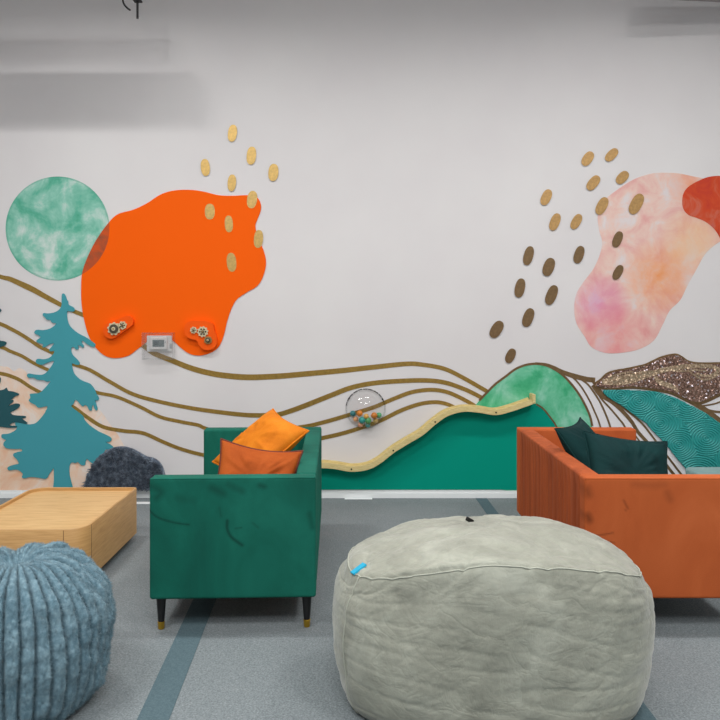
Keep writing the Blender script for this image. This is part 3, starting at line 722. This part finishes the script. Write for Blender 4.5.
rings = [r for r in rings if r]
back = [bm.verts.new((x, -0.001, z)) for x, z in poly]
rings = [back] + rings
n = len(poly)
for a, b in zip(rings[:-1], rings[1:]):
    for i in range(n): bm.faces.new((a[i], a[(i + 1) % n], b[(i + 1) % n], b[i]))
bm.faces.new(rings[-1]); bm.faces.new(back[::-1])
finish(bm, 'pad', M_FUR, fb, angle=None)
bm = bmesh.new(); rnd = random.Random(3)
def in_poly(x, z, px):
    c = False; j = len(px) - 1
    for i in range(len(px)):
        if (px[i][1] > z) != (px[j][1] > z) and x < (px[j][0] - px[i][0]) * (z - px[i][1]) / (px[j][1] - px[i][1]) + px[i][0]: c = not c
        j = i
    return c
cnt = 0
while cnt < 5200:
    x = rnd.uniform(-0.38, 0.38); z = rnd.uniform(0.0, 0.36)
    if not in_poly(x, z, poly): continue
    cnt += 1
    s_ = max(abs(x - cxm) / 0.34, abs(z - czm) / 0.24); y0 = -0.02 - 0.045 * math.sqrt(max(0, 1 - s_ * s_))
    clump = noise.noise_vector(Vector((x * 16, 1, z * 16)))
    d = Vector((clump.x * 0.042 + rnd.gauss(0, 0.006) + (x - cxm) * 0.03, -0.022 - 0.012 * rnd.random(), clump.z * 0.042 - 0.006 + rnd.gauss(0, 0.006)))
    b0 = Vector((x, y0, z)); wd = 0.0032
    a = Vector((1, 0, 0)) * wd; c = Vector((0, 0, 1)) * wd
    mid = b0 + d * 0.5 + Vector((rnd.gauss(0, .003), 0, rnd.gauss(0, .003)))
    tip = b0 + d
    if tip.z < 0.003: tip.z = 0.003
    v0 = [bm.verts.new(b0 + a), bm.verts.new(b0 - a * .5 + c), bm.verts.new(b0 - a * .5 - c)]
    v1 = [bm.verts.new(mid + a * .6), bm.verts.new(mid - a * .3 + c * .6), bm.verts.new(mid - a * .3 - c * .6)]
    vt = bm.verts.new(tip)
    for i in range(3):
        bm.faces.new((v0[i], v0[(i + 1) % 3], v1[(i + 1) % 3], v1[i])); bm.faces.new((v1[i], v1[(i + 1) % 3], vt))
finish(bm, 'fur', M_FUR, fb, angle=None)

# ------------------------------------------------------------------ sofas
M_BLACK = plain('black_lacquer', (16, 15, 16), 0.35); M_TIP = plain('brass_cap', (206, 164, 62), 0.28, 0.9)
M_UNDER = plain('black_dust_cloth', (14, 14, 15), 0.9)
LEN, DEP, ARMH, LEGH, TH = 1.50, 0.79, 0.735, 0.158, 0.09

def nap_marks(o, strokes):
    """hand-brushed marks in the pile of one face: strokes are [(points (y/x, z)), width, strength], measured in the x,z plane of the near arm face"""
    me = o.data
    at = me.attributes.new('nap', 'FLOAT', 'POINT')
    sm = [(crom(p_, False, 5) if len(p_) > 2 else p_, w_, t_ * 0.85) for p_, w_, t_ in strokes]
    for i, v in enumerate(me.vertices):
        val = 0
        x, z = v.co.x, v.co.z
        for pts, wd, st in sm:
            for (x0, z0), (x1, z1) in zip(pts[:-1], pts[1:]):
                dx, dz = x1 - x0, z1 - z0; L = dx * dx + dz * dz
                t = max(0, min(1, ((x - x0) * dx + (z - z0) * dz) / L)) if L else 0
                d = math.hypot(x - x0 - t * dx, z - z0 - t * dz)
                val = max(val, st * max(0, 1 - d / wd))
        at.data[i].value = min(1, val)

def make_sofa(label, mat, mat_in, mat_back, loc, rz, strokes, near_sign):
    """long axis along local Y, back along local +X; near_sign says which end faces the camera"""
    r = thing('sofa', label, 'sofa', loc, rz)
    hx, hy = DEP / 2, LEN / 2
    def chan(axis, pitch, amp, face):
        def fn(p, nrm):
            u = p[axis] / pitch
            if axis == 1: u += 0.22 * math.sin(p[1] * 17)
            k_ = abs(math.sin(PI * u)) ** 0.55
            g = nrm.dot(Vector(face))
            if g > 0.4: p = p + Vector(face) * amp * (k_ - 1) * g * max(0.08, min(1, (ARMH - 0.012 - p.z) / 0.05))
            return p
        return fn
    # base
    bm = bmesh.new(); rbox(bm, (-hx + 0.01, -hy + 0.01, LEGH), (hx - 0.01, hy - 0.01, 0.30), 0.012, (4, 4, 2), m=3); finish(bm, 'base', mat, r, angle=None)
    bm = bmesh.new(); box(bm, (-hx + 0.04, -hy + 0.04, LEGH - 0.012), (hx - 0.04, hy - 0.04, LEGH + 0.01)); finish(bm, 'dust_cover', M_UNDER, r, smooth=False)
    # arms, full depth
    for sg in (-1, 1):
        near = sg == near_sign
        y0, y1 = (hy - TH, hy) if sg > 0 else (-hy, -hy + TH)
        bm = bmesh.new()
        inner = (0, -sg, 0)
        rbox(bm, (-hx, y0, LEGH), (hx, y1, ARMH), 0.014, (130, 2, 96) if near else (64, 2, 8), chan(0, 0.135, 0.010, inner), m=3)
        a = finish(bm, 'arm', mat, r, angle=None)
        nap_marks(a, strokes if near else [])
        # welt around the outer face
        bm = bmesh.new(); yy = sg * (hy - 0.004); e = 0.004
        tube(bm, [(-hx + e, yy, ARMH - e), (hx - e, yy, ARMH - e)], 0.0045, 8)
        finish(bm, 'piping', mat, a)
    # back: channelled inside and outside
    bm = bmesh.new()
    def both(p, nrm):
        return chan(1, 0.0915, 0.012, (-1, 0, 0))(chan(1, 0.072, 0.018, (1, 0, 0))(p, nrm), nrm)
    rbox(bm, (hx - 0.10, -hy + TH - 0.002, LEGH), (hx, hy - TH + 0.002, ARMH), 0.014, (2, 150, 8), both, m=3)
    b = finish(bm, 'backrest', mat_back, r, angle=None); nap_marks(b, [])
    bm = bmesh.new(); rbox(bm, (-hx + 0.0, -hy + TH + 0.004, 0.29), (hx - 0.115, hy - TH - 0.004, 0.435), 0.04, (10, 14, 3), lambda p, n_: p + Vector((0, 0, 0.012 * max(0, n_.z) * math.cos(p.x * 3) * math.cos(p.y * 2))), m=4)
    finish(bm, 'seat_cushion', mat_in, r, angle=None)
    for sx in (-1, 1):
        for sy in (-1, 1):
            bm = bmesh.new(); x, y = sx * (hx - 0.045), sy * (hy - 0.05)
            lathe(bm, [(0.015, 0.035), (0.024, LEGH - 0.005), (0.024, LEGH + 0.005)], 16, (x, y, 0)); lg = finish(bm, 'leg', M_BLACK, r)
            bm = bmesh.new(); lathe(bm, [(0.0125, 0.0), (0.0155, 0.004), (0.0175, 0.036), (0.0150, 0.038)], 16, (x, y, 0)); finish(bm, 'leg_tip', M_TIP, lg)
    return r

M_GREEN = velvet('emerald_velvet', (14, 98, 82), (8, 78, 66), (28, 120, 102), 3.2, 0.2, (1, 1, 0.5), True)
M_GREEN2 = velvet('emerald_velvet_seat', (16, 98, 84), (10, 80, 70), (26, 116, 100), 3.2, 0.2)
M_RUST = velvet('rust_velvet', (186, 92, 46), (166, 78, 38), (204, 108, 60), 2.6, 0.2, (1, 1, 0.6), True)
M_RUST2 = velvet('rust_velvet_seat', (186, 92, 46), (166, 78, 38), (204, 108, 60), 2.6, 0.2)
M_RUSTB = velvet('rust_velvet_back', (172, 84, 44), (134, 60, 32), (198, 104, 60), 1.6, 0.15, (7, 7, 0.35))
# marks in the pile, in metres on the arm face (x across, z up)
def px_face(pts, flip=1):   # from the enlargement [140,390] x2.88, arm face 152..318 px wide, 598..477 px high
    out = []
    for x, y in pts:
        X = (140 + x / 2.88 - 235) / 207.0; Z = EYE - (390 + y / 2.88 - 311) / 207.0
        out.append((X, Z))
    return out
gs = [(px_face([(40, 338), (65, 358), (110, 372), (150, 378)]), 0.008, 0.9), (px_face([(258, 368), (258, 392), (270, 415), (300, 438)]), 0.012, 1.0), (px_face([(236, 330), (240, 355)]), 0.008, 0.5), (px_face([(280, 390), (298, 388)]), 0.006, 0.7),
      (px_face([(45, 268), (70, 285), (60, 300)]), 0.03, 0.6), (px_face([(215, 275), (245, 290)]), 0.03, 0.6), (px_face([(350, 268), (362, 272)]), 0.02, 0.7), (px_face([(260, 265), (300, 285)]), 0.025, 0.45), (px_face([(490, 350), (500, 390)]), 0.02, 0.5),
      (px_face([(330, 375), (345, 388)]), 0.008, 0.5), (px_face([(120, 300), (160, 310)]), 0.03, 0.3)]
GSX, GSY = -0.632, 4.18
make_sofa('emerald green velvet sofa with channelled back, beside the wooden coffee table', M_GREEN, M_GREEN2, M_GREEN, (GSX, GSY, 0), math.radians(2.0), gs, -1)
def px_face2(pts):  # enlargement [500,400] x3.27 ; rotated sofa: local x = -(X - cx)
    return [(-((500 + x / 3.27 - 360) / 207.0 - 1.487) * 0.985, EYE - (400 + y / 3.27 - 311) / 207.0) for x, y in pts]
rs = [(px_face2([(285, 285), (290, 300)]), 0.035, 0.7), (px_face2([(287, 370), (292, 382)]), 0.03, 0.9), (px_face2([(285, 425), (320, 432), (370, 424)]), 0.006, 0.8), (px_face2([(285, 458), (330, 450), (375, 456)]), 0.006, 0.7), (px_face2([(405, 320), (418, 345)]), 0.010, 0.6),
      (px_face2([(440, 268), (490, 272), (540, 270)]), 0.03, 0.3), (px_face2([(548, 295), (556, 315)]), 0.03, 0.4), (px_face2([(410, 350), (412, 352)]), 0.008, 0.6)]
make_sofa('rust orange velvet sofa with channelled back, behind the grey beanbag', M_RUST, M_RUST2, M_RUSTB, (1.466, 4.18, 0), PI, rs, 1)

# cushions
def cushion(name, label, mat, size, thick, mtx, group, seed, pip=None):
    o = thing(name, label, 'cushion', mtx.to_translation(), 0, group)
    o.rotation_mode = 'QUATERNION'; o.rotation_quaternion = mtx.to_quaternion()
    n = 44; a = size / 2; bm = bmesh.new(); g = {}
    def pos(i, j, sd):
        u, v = -1 + 2 * i / n, -1 + 2 * j / n
        x = a * u * (1 - 0.12 * (1 - v * v)); y = a * v * (1 - 0.12 * (1 - u * u))
        t = thick / 2 * (max(0, (1 - u * u) * (1 - v * v))) ** 0.42
        ang = math.atan2(v, u); rad = math.hypot(u, v)
        wr = 0.014 * noise.noise(Vector((ang * 3.2 + seed, rad * 1.1, seed))) + 0.008 * noise.noise(Vector((u * 2.3 + seed, v * 2.3, sd)))
        wr += 0.014 * abs(noise.noise(Vector((ang * 6 + seed * 2, rad * 0.7, 5 + sd))))
        wr *= min(1, rad / 0.55) ** 2
        e = min(1, 2.2 * (1 - max(abs(u), abs(v))))
        bend = 0.02 * math.sin(u * 1.5 + seed) * v
        return Vector((x, y, sd * (t + wr * e) + bend))
    for sd in (1, -1):
        for i in range(n + 1):
            for j in range(n + 1):
                edge = i in (0, n) or j in (0, n)
                key = (i, j, 0 if edge else sd)
                if key not in g: g[key] = bm.verts.new(pos(i, j, sd) if not edge else pos(i, j, 1))
        for i in range(n):
            for j in range(n):
                q = [(i, j), (i + 1, j), (i + 1, j + 1), (i, j + 1)]
                vs_ = [g[(a_, b_, 0 if a_ in (0, n) or b_ in (0, n) else sd)] for a_, b_ in q]
                try: bm.faces.new(vs_ if sd > 0 else vs_[::-1])
                except ValueError: pass
    ring = [pos(i, 0, 1) for i in range(n)] + [pos(n, j, 1) for j in range(n)] + [pos(i, n, 1) for i in range(n, 0, -1)] + [pos(0, j, 1) for j in range(n, 0, -1)]
    finish(bm, 'cover', mat, o, angle=None)
    bm = bmesh.new(); tube(bm, ring, 0.0055, 8, closed=True); pp = finish(bm, 'piping', pip or mat, o, angle=None)
    if pip: pp['label'] = 'dark red-brown piping'
    return o
def frame(center, nrm, up, spin=0):
    nrm = Vector(nrm).normalized(); up = Vector(up); x = up.cross(nrm).normalized(); y = nrm.cross(x)
    m = Matrix((x, y, nrm)).transposed().to_4x4() @ Matrix.Rotation(math.radians(spin), 4, 'Z')
    m.translation = Vector(center); return m
def frame2(center, x, y):
    x = Vector(x).normalized(); n_ = x.cross(Vector(y)).normalized(); y = n_.cross(x)
    m = Matrix((x, y, n_)).transposed().to_4x4(); m.translation = Vector(center); return m
M_OCUSH = velvet('orange_velvet', (220, 124, 20), (194, 100, 12), (232, 146, 40), 5, 0.25)
M_PIPE = plain('dark_piping', (104, 38, 20), 0.7)
M_OCUSH2 = velvet('burnt_orange_velvet', (170, 78, 22), (144, 60, 14), (192, 96, 36), 5, 0.25)
M_GCUSH = velvet('bottle_green_velvet', (2, 44, 45), (1, 30, 32), (8, 56, 56), 5, 0.03)
GC = 'orange cushions on the green sofa'
cushion('throw_cushion', 'bright orange velvet cushion tipped up on a corner in the green sofa', M_OCUSH, 0.475, 0.17, frame2((-0.578, 4.15, 0.744), (0.53, -0.83, -0.16), (0.70, 0.345, 0.63)), GC, 1.3)
cushion('throw_cushion', 'burnt orange cushion with dark piping leaning low over the green sofa\'s arm', M_OCUSH2, 0.43, 0.14, frame2((-0.538, 3.67, 0.641), (0.99, 0, -0.13), (0.05, 0.46, 0.86)), GC, 4.1, M_PIPE)
GG = 'dark green cushions on the orange sofa'
cushion('throw_cushion', 'dark green cushion leaning flat against the orange sofa\'s back', M_GCUSH, 0.48, 0.15, frame((1.345, 4.20, 0.665), (0.70, -0.45, 0.55), (0, 0, 1), 0), GG, 7.7)
cushion('throw_cushion', 'dark green cushion in front, facing out over the orange sofa\'s arm', M_GCUSH, 0.46, 0.16, frame((1.40, 3.745, 0.66), (0.05, -0.86, 0.50), (0, 0, 1), -7), GG, 2.2)

# ------------------------------------------------------------------ coffee table
k = N('oak_veneer')
f = k.noise(5, 6, 0.65, k.mapping((1.0, 9, 9), None, (0, 0, 0.5)), 0.5)
k.base(k.ramp(f, [(0.3, (196, 156, 102)), (0.5, (214, 176, 120)), (0.72, (224, 190, 136))])); k.set(Roughness=0.45); k.bump(f, 0.06, 0.002); M_OAK = k.m
k = N('oak_veneer_side')
f = k.noise(4, 6, 0.6, k.mapping((2, 2, 26)), 0.15)
k.base(k.ramp(f, [(0.3, (184, 140, 86)), (0.5, (198, 154, 98)), (0.72, (208, 166, 110))])); k.set(Roughness=0.45); M_OAKS = k.m
def rrect(x0, y0, x1, y1, r, n=10):
    out = []
    r1, R = max(0.012, r - 0.08), r
    for cx_, cy_, a, r in ((x1 - r1, y1 - r1, 0, r1), (x0 + R, y1 - R, 90, R), (x0 + R, y0 + R, 180, R), (x1 - R, y0 + R, 270, R)):
        for i in range(n + 1):
            t = math.radians(a + 90 * i / n); out.append((cx_ + r * math.cos(t), cy_ + r * math.sin(t)))
    return out
tx0, tx1, ty0, ty1 = -0.35, 0.35, -0.47, 0.47
ct = thing('coffee_table', 'low oak coffee table with rounded corners and raised rim, on a dark plinth', 'coffee table', (-1.836, 4.345, 0))
def loop_wall(bm, rings):
    n = len(rings[0][0]); vv = [[bm.verts.new((x, y, z)) for x, y in p] for p, z in rings]
    for a, b in zip(vv[:-1], vv[1:]):
        for i in range(n): bm.faces.new((a[i], a[(i + 1) % n], b[(i + 1) % n], b[i]))
    return vv
out_ = rrect(tx0, ty0, tx1, ty1, 0.11); inn_ = rrect(tx0 + 0.016, ty0 + 0.016, tx1 - 0.016, ty1 - 0.016, 0.094)
bm = bmesh.new()
v_ = loop_wall(bm, [(inn_, 0.055), (out_, 0.055), (out_, 0.349), (rrect(tx0 + 0.002, ty0 + 0.002, tx1 - 0.002, ty1 - 0.002, 0.108), 0.352), (rrect(tx0 + 0.013, ty0 + 0.013, tx1 - 0.013, ty1 - 0.013, 0.097), 0.352), (inn_, 0.350), (inn_, 0.055)])
finish(bm, 'side_band', M_OAKS, ct, angle=35)
bm = bmesh.new()
v_ = loop_wall(bm, [(inn_, 0.315), (inn_, 0.332)]); bm.faces.new(v_[0][::-1]); bm.faces.new(v_[1]); finish(bm, 'table_top', M_OAK, ct, angle=35)
bm = bmesh.new(); v_ = loop_wall(bm, [(rrect(tx0 + 0.06, ty0 + 0.06, tx1 - 0.06, ty1 - 0.06, 0.05), 0.0), (rrect(tx0 + 0.06, ty0 + 0.06, tx1 - 0.06, ty1 - 0.06, 0.05), 0.316)]); bm.faces.new(v_[0][::-1]); bm.faces.new(v_[1])
finish(bm, 'plinth', M_UNDER, ct, angle=35)
M_GAP = plain('seam_brown', (92, 64, 34), 0.8)  # brown of the joint lines in the side band
for gx, gy, lo_, hi_ in ((tx1 - 0.11, ty0, (-0.0012, -0.0008, 0.056), (0.0012, 0.002, 0.349)), (tx1, ty0 + 0.11, (-0.002, -0.0012, 0.056), (0.0008, 0.0012, 0.349))):
    bm = bmesh.new(); box(bm, (gx + lo_[0], gy + lo_[1], lo_[2]), (gx + hi_[0], gy + hi_[1], hi_[2])); finish(bm, 'seam', M_GAP, ct, smooth=False)

# ------------------------------------------------------------------ ribbed pouf
k = N('blue_plush'); f = k.noise(55, 4, 0.7); f2 = k.noise(7, 3)
c1 = k.ramp(f, [(0.3, (80, 110, 124)), (0.5, (108, 138, 151)), (0.7, (148, 174, 185))])
k.base(k.mix(0.35, c1, k.ramp(f2, [(0.35, (86, 116, 130)), (0.65, (134, 161, 172))])))
k.set(Roughness=0.85, Sheen_Weight=0.2, Sheen_Roughness=0.45, Specular_IOR_Level=0.1); M_PLUSH = k.m
def pouf():
    bm = bmesh.new(); RIB = 40; NA = RIB * 13; NV = 150; RX, HT = 0.375, 0.62; SCL = 0.925
    prof = crom([(0.19, 0.0), (0.27, 0.012), (0.325, 0.07), (0.36, 0.17), (0.375, 0.28), (0.366, 0.39), (0.33, 0.49), (0.265, 0.565), (0.18, 0.605), (0.10, 0.612), (0.055, 0.590), (0.02, 0.568)], False, 14)
    rows = []
    for j, (r, z) in enumerate(prof):
        row = []
        tz = z / HT
        amp = 0.046 * min(1, r / 0.22) + 0.002
        for i in range(NA):
            a = 2 * PI * i / NA
            aw = a + 0.030 * noise.noise(Vector((math.cos(a) * 2, math.sin(a) * 2, z * 4)))
            cell = int(RIB * aw / (2 * PI)) % RIB
            ph = abs(math.sin(RIB * aw / 2))
            h = amp * (math.sqrt(max(0, 1 - (1 - ph) ** 2)) - 0.8)
            rr = r
            p = Vector((math.cos(a) * rr, math.sin(a) * rr, z))
            lump = 0.016 * noise.noise(Vector((cell * 1.7, z * 16 + cell * 3.1, 0))) * min(1, r / 0.2)
            fuzz = 0.0045 * noise.noise(p * 70) + 0.003 * noise.noise(p * 150) + 0.012 * noise.noise(p * 6)
            nr = Vector((math.cos(a), math.sin(a), (tz - 0.45) * 2.0)).normalized()
            q = p + nr * (h + lump + fuzz)
            if tz > 0.9: q.z += 0.022 * noise.noise(Vector((math.cos(a) * 4, math.sin(a) * 4, r * 9))) * min(1, r / 0.1)
            q.z = max(q.z, 0.0)
            row.append(bm.verts.new(q * SCL))
        rows.append(row)
    for a_, b_ in zip(rows[:-1], rows[1:]):
        for i in range(NA): bm.faces.new((a_[i], a_[(i + 1) % NA], b_[(i + 1) % NA], b_[i]))
    bm.faces.new(rows[0]); bm.faces.new(rows[-1])
    pf = thing('pouf', 'round blue-grey plush pouf with fluffy vertical ribs, in front of the coffee table', 'pouf', (-1.335, 2.80, 0))
    cov = finish(bm, 'cover', M_PLUSH, pf, angle=None)
    # short pile standing on the cover
    me = cov.data; rr_ = random.Random(11); fs = [p for p in me.polygons if 0.02 < p.center.z and (p.center.x > -0.30 or p.center.z > 0.3) and len(p.vertices) == 4]
    wts = []; t_ = 0
    for p in fs: t_ += p.area; wts.append(t_)
    vs2, fc2 = [], []
    for p in rr_.choices(fs, cum_weights=wts, k=60000):
        a_, b_, c_, d_ = [me.vertices[q].co for q in p.vertices]
        u, v = rr_.random(), rr_.random()
        b0 = a_.lerp(b_, u).lerp(d_.lerp(c_, u), v)
        nn = p.normal
        comb = noise.noise_vector(b0 * 22)
        dd = (nn * 0.9 + comb * 0.55 + Vector((rr_.gauss(0, .25), rr_.gauss(0, .25), rr_.gauss(0, .25) - 0.25))).normalized() * (0.008 + 0.005 * rr_.random())
        e1 = nn.orthogonal().normalized(); e1.rotate(Matrix.Rotation(rr_.random() * 6.28, 3, nn)); e1 *= 0.0011
        tip = b0 + dd
        if tip.z < 0.001: continue
        n0 = len(vs2); vs2 += [b0 - e1, b0 + e1, b0 + nn.cross(e1) * 1.2, tip]; fc2 += [(n0, n0 + 1, n0 + 3), (n0 + 1, n0 + 2, n0 + 3), (n0 + 2, n0, n0 + 3)]
    m2 = bpy.data.meshes.new('pile'); m2.from_pydata(vs2, [], fc2); m2.shade_smooth(); m2.materials.append(M_PLUSH)
    o2 = bpy.data.objects.new('pile', m2); COL.objects.link(o2); o2.parent = pf; o2['kind'] = 'stuff'
    return pf
pouf()

# ------------------------------------------------------------------ beanbag
k = N('grey_suede')
f = k.noise(3.0, 6, 0.65, None, 0.8); f2 = k.noise(14, 5, 0.65, k.mapping((1, 1, 2.2)), 1.0)
c1 = k.ramp(f, [(0.3, (126, 128, 117)), (0.5, (156, 158, 145)), (0.7, (184, 187, 174))])
k.base(k.mix(0.35, c1, k.ramp(f2, [(0.3, (118, 120, 110)), (0.7, (174, 176, 162))])))
k.set(Roughness=0.8, Sheen_Weight=0.4, Sheen_Roughness=0.4, Specular_IOR_Level=0.2); rg = k.math('ABSOLUTE', k.math('SUBTRACT', k.noise(6, 3, 0.55, k.mapping((1, 1, 1.5)), 0.9), 0.5))
rg = k.math('MINIMUM', k.math('MULTIPLY', rg, 14.0), 1.0)
rg2 = k.math('MINIMUM', k.math('MULTIPLY', k.math('ABSOLUTE', k.math('SUBTRACT', k.noise(15, 3, 0.6, k.mapping((1.6, 1, 1)), 1.2), 0.5)), 9.0), 1.0)
k.bump(k.math('ADD', k.math('ADD', k.math('MULTIPLY', rg, 0.7), k.math('MULTIPLY', rg2, 0.25)), k.math('MULTIPLY', k.noise(40, 5, 0.65), 0.35)), 0.2, 0.010); M_SUEDE = k.m
M_SEAM = plain('pale_seam_thread', (176, 179, 166), 0.8)
BX, BY, BA, BB, BH, SEAM = 0.528, 2.95, 0.632, 0.43, 0.64, 0.636
def bag_ring(a, r, e=2.9):
    c, s_ = math.cos(a), math.sin(a)
    return Vector((BA * r * math.copysign(abs(c) ** (2 / e), c), BB * r * math.copysign(abs(s_) ** (2 / e), s_), 0))
bag_prof = crom([(0.84, 0.0), (0.90, 0.006), (0.95, 0.05), (0.98, 0.13), (0.997, 0.22), (1.0, 0.32), (0.99, 0.43), (0.965, 0.55), (0.91, SEAM), (0.82, 0.650), (0.66, 0.657), (0.46, 0.660), (0.25, 0.660), (0.02, 0.657)], False, 12)
def bag_point(a, r, z):
    p = bag_ring(a, r); p.z = z
    d = Vector((p.x, p.y, 0)).normalized() if r > 0.05 else Vector((0, 0, 1))
    up = 1 if z > SEAM else 0
    nr = (d * (1 - max(0, (z - 0.5) / 0.16)) + Vector((0, 0, 1)) * max(0, (z - 0.5) / 0.14)).normalized()
    s1 = a * 1.0
    near = math.exp(-((z - SEAM) / 0.10) ** 2)
    P = Vector((p.x, p.y, z))
    # creases gathering at the seam, horizontal folds across the belly, soft lumps
    w1 = -0.030 * near * max(0, 0.22 - abs(noise.noise(Vector((p.x * 11 - (z - SEAM) * 13, p.y * 9, z * 4)))))
    w2 = -0.010 * max(0, 0.16 - abs(noise.noise(Vector((p.x * 2.2, p.y * 2.2, z * 11 + 0.6 * math.sin(p.x * 3)))))) * (1 if z < SEAM else 0.4) * 2.4
    w3 = 0.022 * noise.noise(P * 2.6) + 0.007 * noise.noise(P * 9)
    w4 = -0.012 * max(0, 0.10 - abs(noise.noise(Vector((p.x * 5 - z * 6, p.y * 5, 7 + z * 4))))) * 2.0
    sm = -0.003 * math.exp(-((z - SEAM) / 0.007) ** 2) if r > 0.8 else 0
    q = p + nr * (w1 + w2 + w3 + w4 + sm)
    if z > SEAM: q.z += 0.022 * noise.noise(Vector((p.x * 2.0 + 3, p.y * 3, 1)))
    t_ = min(1, max(0, (z - 0.30) / 0.3)); q.z -= 0.125 * t_ * t_ * abs(q.x / BA) ** 2.1 + 0.012 * t_ + 0.045 * t_ * max(0, q.y / BB)
    q.z = max(q.z, 0)
    return q
bg = thing('beanbag', 'large wrinkled grey-green suede beanbag on the carpet in front of the orange sofa', 'beanbag', (BX, BY, 0))
bm = bmesh.new(); NA = 420; rows = []
for r, z in bag_prof: rows.append([bm.verts.new(bag_point(2 * PI * i / NA, r, z)) for i in range(NA)])
for a_, b_ in zip(rows[:-1], rows[1:]):
    for i in range(NA): bm.faces.new((a_[i], a_[(i + 1) % NA], b_[(i + 1) % NA], b_[i]))
bm.faces.new(rows[0]); bm.faces.new(rows[-1])
finish(bm, 'cover', M_SUEDE, bg, angle=None)
bm = bmesh.new()
tube(bm, [bag_point(2 * PI * i / 240, 0.91, SEAM) * 1.003 for i in range(240)], 0.0027, 6, closed=True); finish(bm, 'seam', M_SEAM, bg, angle=None)
bm = bmesh.new(); al = math.radians(207)
tube(bm, [bag_point(al, r, z) * 1.002 for r, z in bag_prof[14:97:2]], 0.0026, 6); finish(bm, 'seam', M_SEAM, bg, angle=None)
bm = bmesh.new(); ta = math.radians(200)
ctr = bag_point(ta, 0.875, 0.641); tu = (bag_point(ta, 0.78, 0.652) - ctr).normalized(); tv = (bag_point(ta + 0.06, 0.875, 0.641) - bag_point(ta - 0.06, 0.875, 0.641)).normalized()
tn = tu.cross(tv).normalized(); tn = tn if tn.z > 0 else -tn
vv = []
for hgt_ in (0.006, 0.013):
    vv.append([bm.verts.new(ctr + tn * hgt_ + tu * a_ * 0.03 + tv * b_ * 0.018) for a_, b_ in ((-1, -1), (1, -1), (1, 1), (-1, 1))])
bm.faces.new(vv[0]); bm.faces.new(vv[1])
for i in range(4): bm.faces.new((vv[0][i], vv[0][(i + 1) % 4], vv[1][(i + 1) % 4], vv[1][i]))
tg = finish(bm, 'tag', plain('cyan_tag', (30, 176, 216), 0.5), bg, smooth=False); tg['label'] = 'small bright cyan tag'
bm = bmesh.new(); q1 = bag_point(math.radians(95), 0.45, 0.66)
box(bm, (-0.02, -0.006, 0), (0.02, 0.006, 0.018), 0.003); zp = finish(bm, 'zip_pull', M_BLACK, bg, q1 + Vector((-0.0, 0, 0.0)), smooth=False); zp.rotation_euler = (0, math.radians(30), 0.5); zp['label'] = 'black zip pull'

# ------------------------------------------------------------------ small things
def slab(name, label, cat, lo, hi, mat, bev=0.003, group=None):
    bm = bmesh.new(); c = [(a + b) / 2 for a, b in zip(lo, hi)]; c[2] = lo[2]
    box(bm, [a - m for a, m in zip(lo, c)], [b - m for b, m in zip(hi, c)], bev)
    return tag(finish(bm, name, mat, None, c, smooth=False), label, cat, group)
slab('cable_cover', 'short white cable cover on the carpet below the clear wall bowl', 'cable cover', (-0.125, 5.84, 0), (0.10, 5.875, 0.008), M_BASE, 0.003)
slab('cable_cover', 'white cable cover on the carpet between coffee table and green sofa', 'cable cover', (-2.2, 5.70, 0), (-1.1, 5.74, 0.010), M_BASE, 0.003)
ot = thing('ottoman', 'pale grey-teal ottoman half hidden behind the orange sofa at the right edge', 'ottoman', (2.86, 5.25, 0))
bm = bmesh.new(); rbox(bm, (-0.37, -0.28, 0.05), (0.37, 0.28, 0.338), 0.03, (6, 6, 4)); finish(bm, 'cushion', velvet('pale_teal_fabric', (140, 170, 170), (124, 154, 156), (156, 184, 182), 8), ot, angle=None)
for sx in (-1, 1):
    for sy in (-1, 1):
        bm = bmesh.new(); lathe(bm, [(0.018, 0), (0.02, 0.055)], 12, (sx * 0.31, sy * 0.22, 0)); finish(bm, 'foot', M_BLACK, ot)

# overhead: duct whose lower edge just shows, hanger rod and cable
M_DUCT = plain('galvanised_duct', (150, 146, 146), 0.5, 0.2); M_DARK = plain('dark_metal', (46, 44, 46), 0.5, 0.5)

bm = bmesh.new()
box(bm, (-0.9, -0.06, 0), (0.9, 0.06, 0.12), 0.006)
for x_ in (-0.6, 0.0, 0.6): box(bm, (x_ - 0.012, -0.063, 0.01), (x_ + 0.012, 0.063, 0.122), 0.001)
dc = finish(bm, 'duct', M_DUCT, None, (3.12, 5.60, 3.94), smooth=False); dc.rotation_euler = (0, 0, 0.11)
tag(dc, 'grey air duct hanging high above the pink cloud, only its lower edge showing', 'air duct')
hg = thing('ceiling_hanger', 'dark metal hanger rod with a small cross plate, high above the orange shape', 'hanger', (-1.70, 5.5, 3.765))
bm = bmesh.new(); tube(bm, [(0, 0, 0), (0, 0, CEIL - 3.765)], 0.009, 8); finish(bm, 'rod', M_DARK, hg, angle=35)
bm = bmesh.new(); box(bm, (-0.03, -0.03, 0.13), (0.03, 0.03, 0.142), 0.002); finish(bm, 'plate', M_DARK, hg, smooth=False)
bm = bmesh.new(); tube(bm, crom([(0.01, 0, CEIL - 3.84), (0, 0, 0.35), (-0.012, 0, 0.10), (-0.005, 0, 0.04), (0.022, 0, 0.005), (0.045, 0, -0.012)], False, 6), 0.007, 8)
tag(finish(bm, 'cable', M_DARK, None, (-1.80, 5.5, 3.84), angle=35), 'short curved black cable end hanging beside the metal hanger rod', 'cable')

bm = bmesh.new()  # unseen bar, added to cast a shadow band on the upper left wall
box(bm, (-1.25, -0.10, 0), (1.25, 0.10, 0.15), 0.004)
for i in range(9): box(bm, (-1.2 + i * 0.3 - 0.012, -0.106, -0.004), (-1.2 + i * 0.3 + 0.012, 0.106, 0.154), 0.001)
tag(finish(bm, 'unseen_shadow_bar', M_DUCT, None, (-2.92, 5.0, 3.75), smooth=False), 'long grey bar added out of view to shadow the upper left wall', 'shadow caster')
